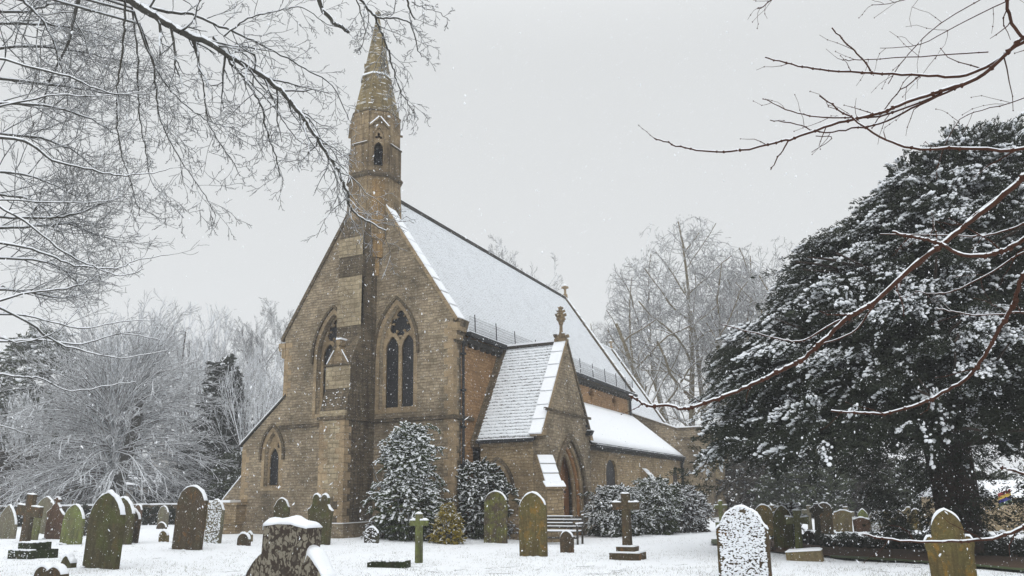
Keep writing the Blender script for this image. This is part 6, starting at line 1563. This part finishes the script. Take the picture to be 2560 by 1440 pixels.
def bunting():
    d = 30.4; p = at(2512, 1245, d); e = empty('striped_flag', p, YAW, label='small flag striped red, yellow and blue hanging on the brick wall', cat='flag')
    cols = [('flag_red', (.35, .06, .06)), ('flag_yellow', (.55, .38, .08)), ('flag_blue', (.06, .06, .28)), ('flag_green', (.12, .18, .12))]
    for i, (nm, c) in enumerate(cols):
        b = MB(); b.obox((0, 0, .20-i*.13), (.26, 0, .09), (0, .012, 0), (0, 0, .065)); link('stripe', b.mesh('stripe'), m_plain(nm, c, tuple(x*.8 for x in c), 5), e)
bunting()
# low ivy bed under the yew
def ivybed():
    r = np.random.default_rng(4); n = 1500; pos = []; 
    while len(pos) < n:
        t = r.random(); px = 1935+t*690; yn = np.interp(px, [1900, 1960, 2080, 2300, 2420, 2620], [1352, 1358, 1372, 1378, 1392, 1400]); yf = np.interp(px, [1900, 2060, 2300, 2620], [1344, 1338, 1342, 1352])
        y = r.uniform(yf, yn); P, dd = gpt(px, y); pos.append((P.x, P.y, P.z+r.uniform(0, .10)))
    pos = np.array(pos); out = r.normal(0, 1, (n, 3)); out[:, 2] = np.abs(out[:, 2])*.6+.2
    e = empty('ivy_bed', (0, 0, 0)); tag(e, kind='stuff', label='low dark ivy and ground cover under the yew', cat='ground cover')
    foliage('ivy', pos, out, r.uniform(.16, .28, n), np.full(n, .08), 34, .12, .22, .5, 'yew', e, 14, 4, 1.0)
ivybed()
# blades of grass and litter poking through the snow
def grass():
    r = np.random.default_rng(6); n = 16000; V = []
    px = r.uniform(-40, 2600, n); y = 1345+100*r.random(n)**.9; cl = np.array([noise.noise(Vector((a*.012, b_*.05, 0))) for a, b_ in zip(px, y)])
    for a, b_, c in zip(px, y, cl):
        if c < -.12 and r.random() < .8: continue
        k, dd = gpt(a, b_)
        for q in range(2):
            an = r.uniform(0, 6.28); h = r.uniform(.015, .06); lx, ly = r.normal(0, .03, 2); x, yy = k.x+r.normal(0, .03), k.y+r.normal(0, .03)
            V += [(x-.0025*math.cos(an), yy-.0025*math.sin(an), k.z-.01), (x+.0025*math.cos(an), yy+.0025*math.sin(an), k.z-.01), (x+lx, yy+ly, k.z+h)]
    V = np.array(V); o = link('grass_blades', rawmesh('grass_blades', V, np.arange(len(V)).reshape(-1, 3)), 'strawgrass'); tag(o, 'thin blades of grass poking through the snow', 'grass', kind='stuff')
MT['strawgrass'] = m_leaf('winter_grass', (.09, .085, .04), (.16, .14, .08), (.05, .06, .025))
grass()
R = random.Random(77)
for i in range(26):
    px, y = R.choice([(R.uniform(880, 1800), R.uniform(1405, 1438)), (R.uniform(320, 640), R.uniform(1370, 1436)), (R.uniform(1080, 1500), R.uniform(1395, 1430)), (R.uniform(2100, 2330), R.uniform(1412, 1438))])
    if i < 4: px, y = R.uniform(985, 1060), R.uniform(1405, 1424)
    P, dd = gpt(px, y); seg = []; a = R.uniform(0, 6.28)
    twig(seg, Vector((0, 0, .015)), Vector((math.cos(a), math.sin(a), .12)), R.uniform(.25, .7), .005, 0, R, Vector((0, 0, -.1)), 1, 5, 3, (20, 45))
    seg = [(s[0], s[1], max(.006, s[2]*.35), s[3], s[4], max(.006, s[5]*.35), s[6], s[7]) for s in seg]
    o = link('fallen_twig', tubemesh('fallen_twig', seg), 'bark_near'); o.location = P; tag(o, 'thin bare twig dropped on the snow among the graves', 'twig', 'fallen twigs scattered on the snow')

# ------------------------------------------------------------------ falling snow and misty air
def flakes():
    r = np.random.default_rng(8); n = 170000; d = (3.5**2.6+(34**2.6-3.5**2.6)*r.random(n))**(1/2.6)
    px = r.uniform(-150, 2710, n); py = r.uniform(-120, 1440, n)
    P = CAM+(fwd[None]+RI[None]*((px-PPX)/FPX)[:, None]-UP[None]*((py-PPY)/FPX)[:, None])*d[:, None]
    ok = P[:, 2] > .1; P = P[ok]; n = len(P)
    O = np.array([(1, 0, 0), (-1, 0, 0), (0, 1, 0), (0, -1, 0), (0, 0, 1), (0, 0, -1)], float); F = np.array([(0, 2, 4), (2, 1, 4), (1, 3, 4), (3, 0, 4), (2, 0, 5), (1, 2, 5), (3, 1, 5), (0, 3, 5)])
    s = (.0014+.0044*r.random(n)**2)[:, None]*np.array([1, 1, 1.9])[None]; tilt = r.normal(0, .35, (n, 2))
    V = O[None]*s[:, None, :]*(1+r.normal(0, .25, (n, 6, 1))); V[:, :, 0] += V[:, :, 2]*tilt[:, 0:1]; V[:, :, 1] += V[:, :, 2]*tilt[:, 1:2]
    V = (V+P[:, None, :]).reshape(-1, 3); FF = (F[None]+(np.arange(n)*6)[:, None, None]).reshape(-1, 3)
    t = NT('falling_flake'); t.col((.9, .92, .95)); t.b.inputs['Subsurface Weight'].default_value = 0
    o = link('falling_snow', rawmesh('falling_snow', V, FF), t.m); tag(o, 'fine snowflakes falling through the whole scene', 'falling snow', kind='stuff')
flakes()
def haze():
    b = MB(); b.box(-410, 410, -130, 510, -2.5, 60); m = bpy.data.materials.new('misty_air'); m.use_nodes = True; t = m.node_tree; t.nodes.clear()
    o = t.nodes.new('ShaderNodeOutputMaterial'); v = t.nodes.new('ShaderNodeVolumePrincipled'); v.inputs['Color'].default_value = (.97, .98, 1, 1); v.inputs['Density'].default_value = HAZE; v.inputs['Anisotropy'].default_value = .2
    t.links.new(v.outputs[0], o.inputs['Volume']); ob = link('haze', b.mesh('haze'), m); tag(ob, kind='stuff')
HAZE = 0.0013
haze()
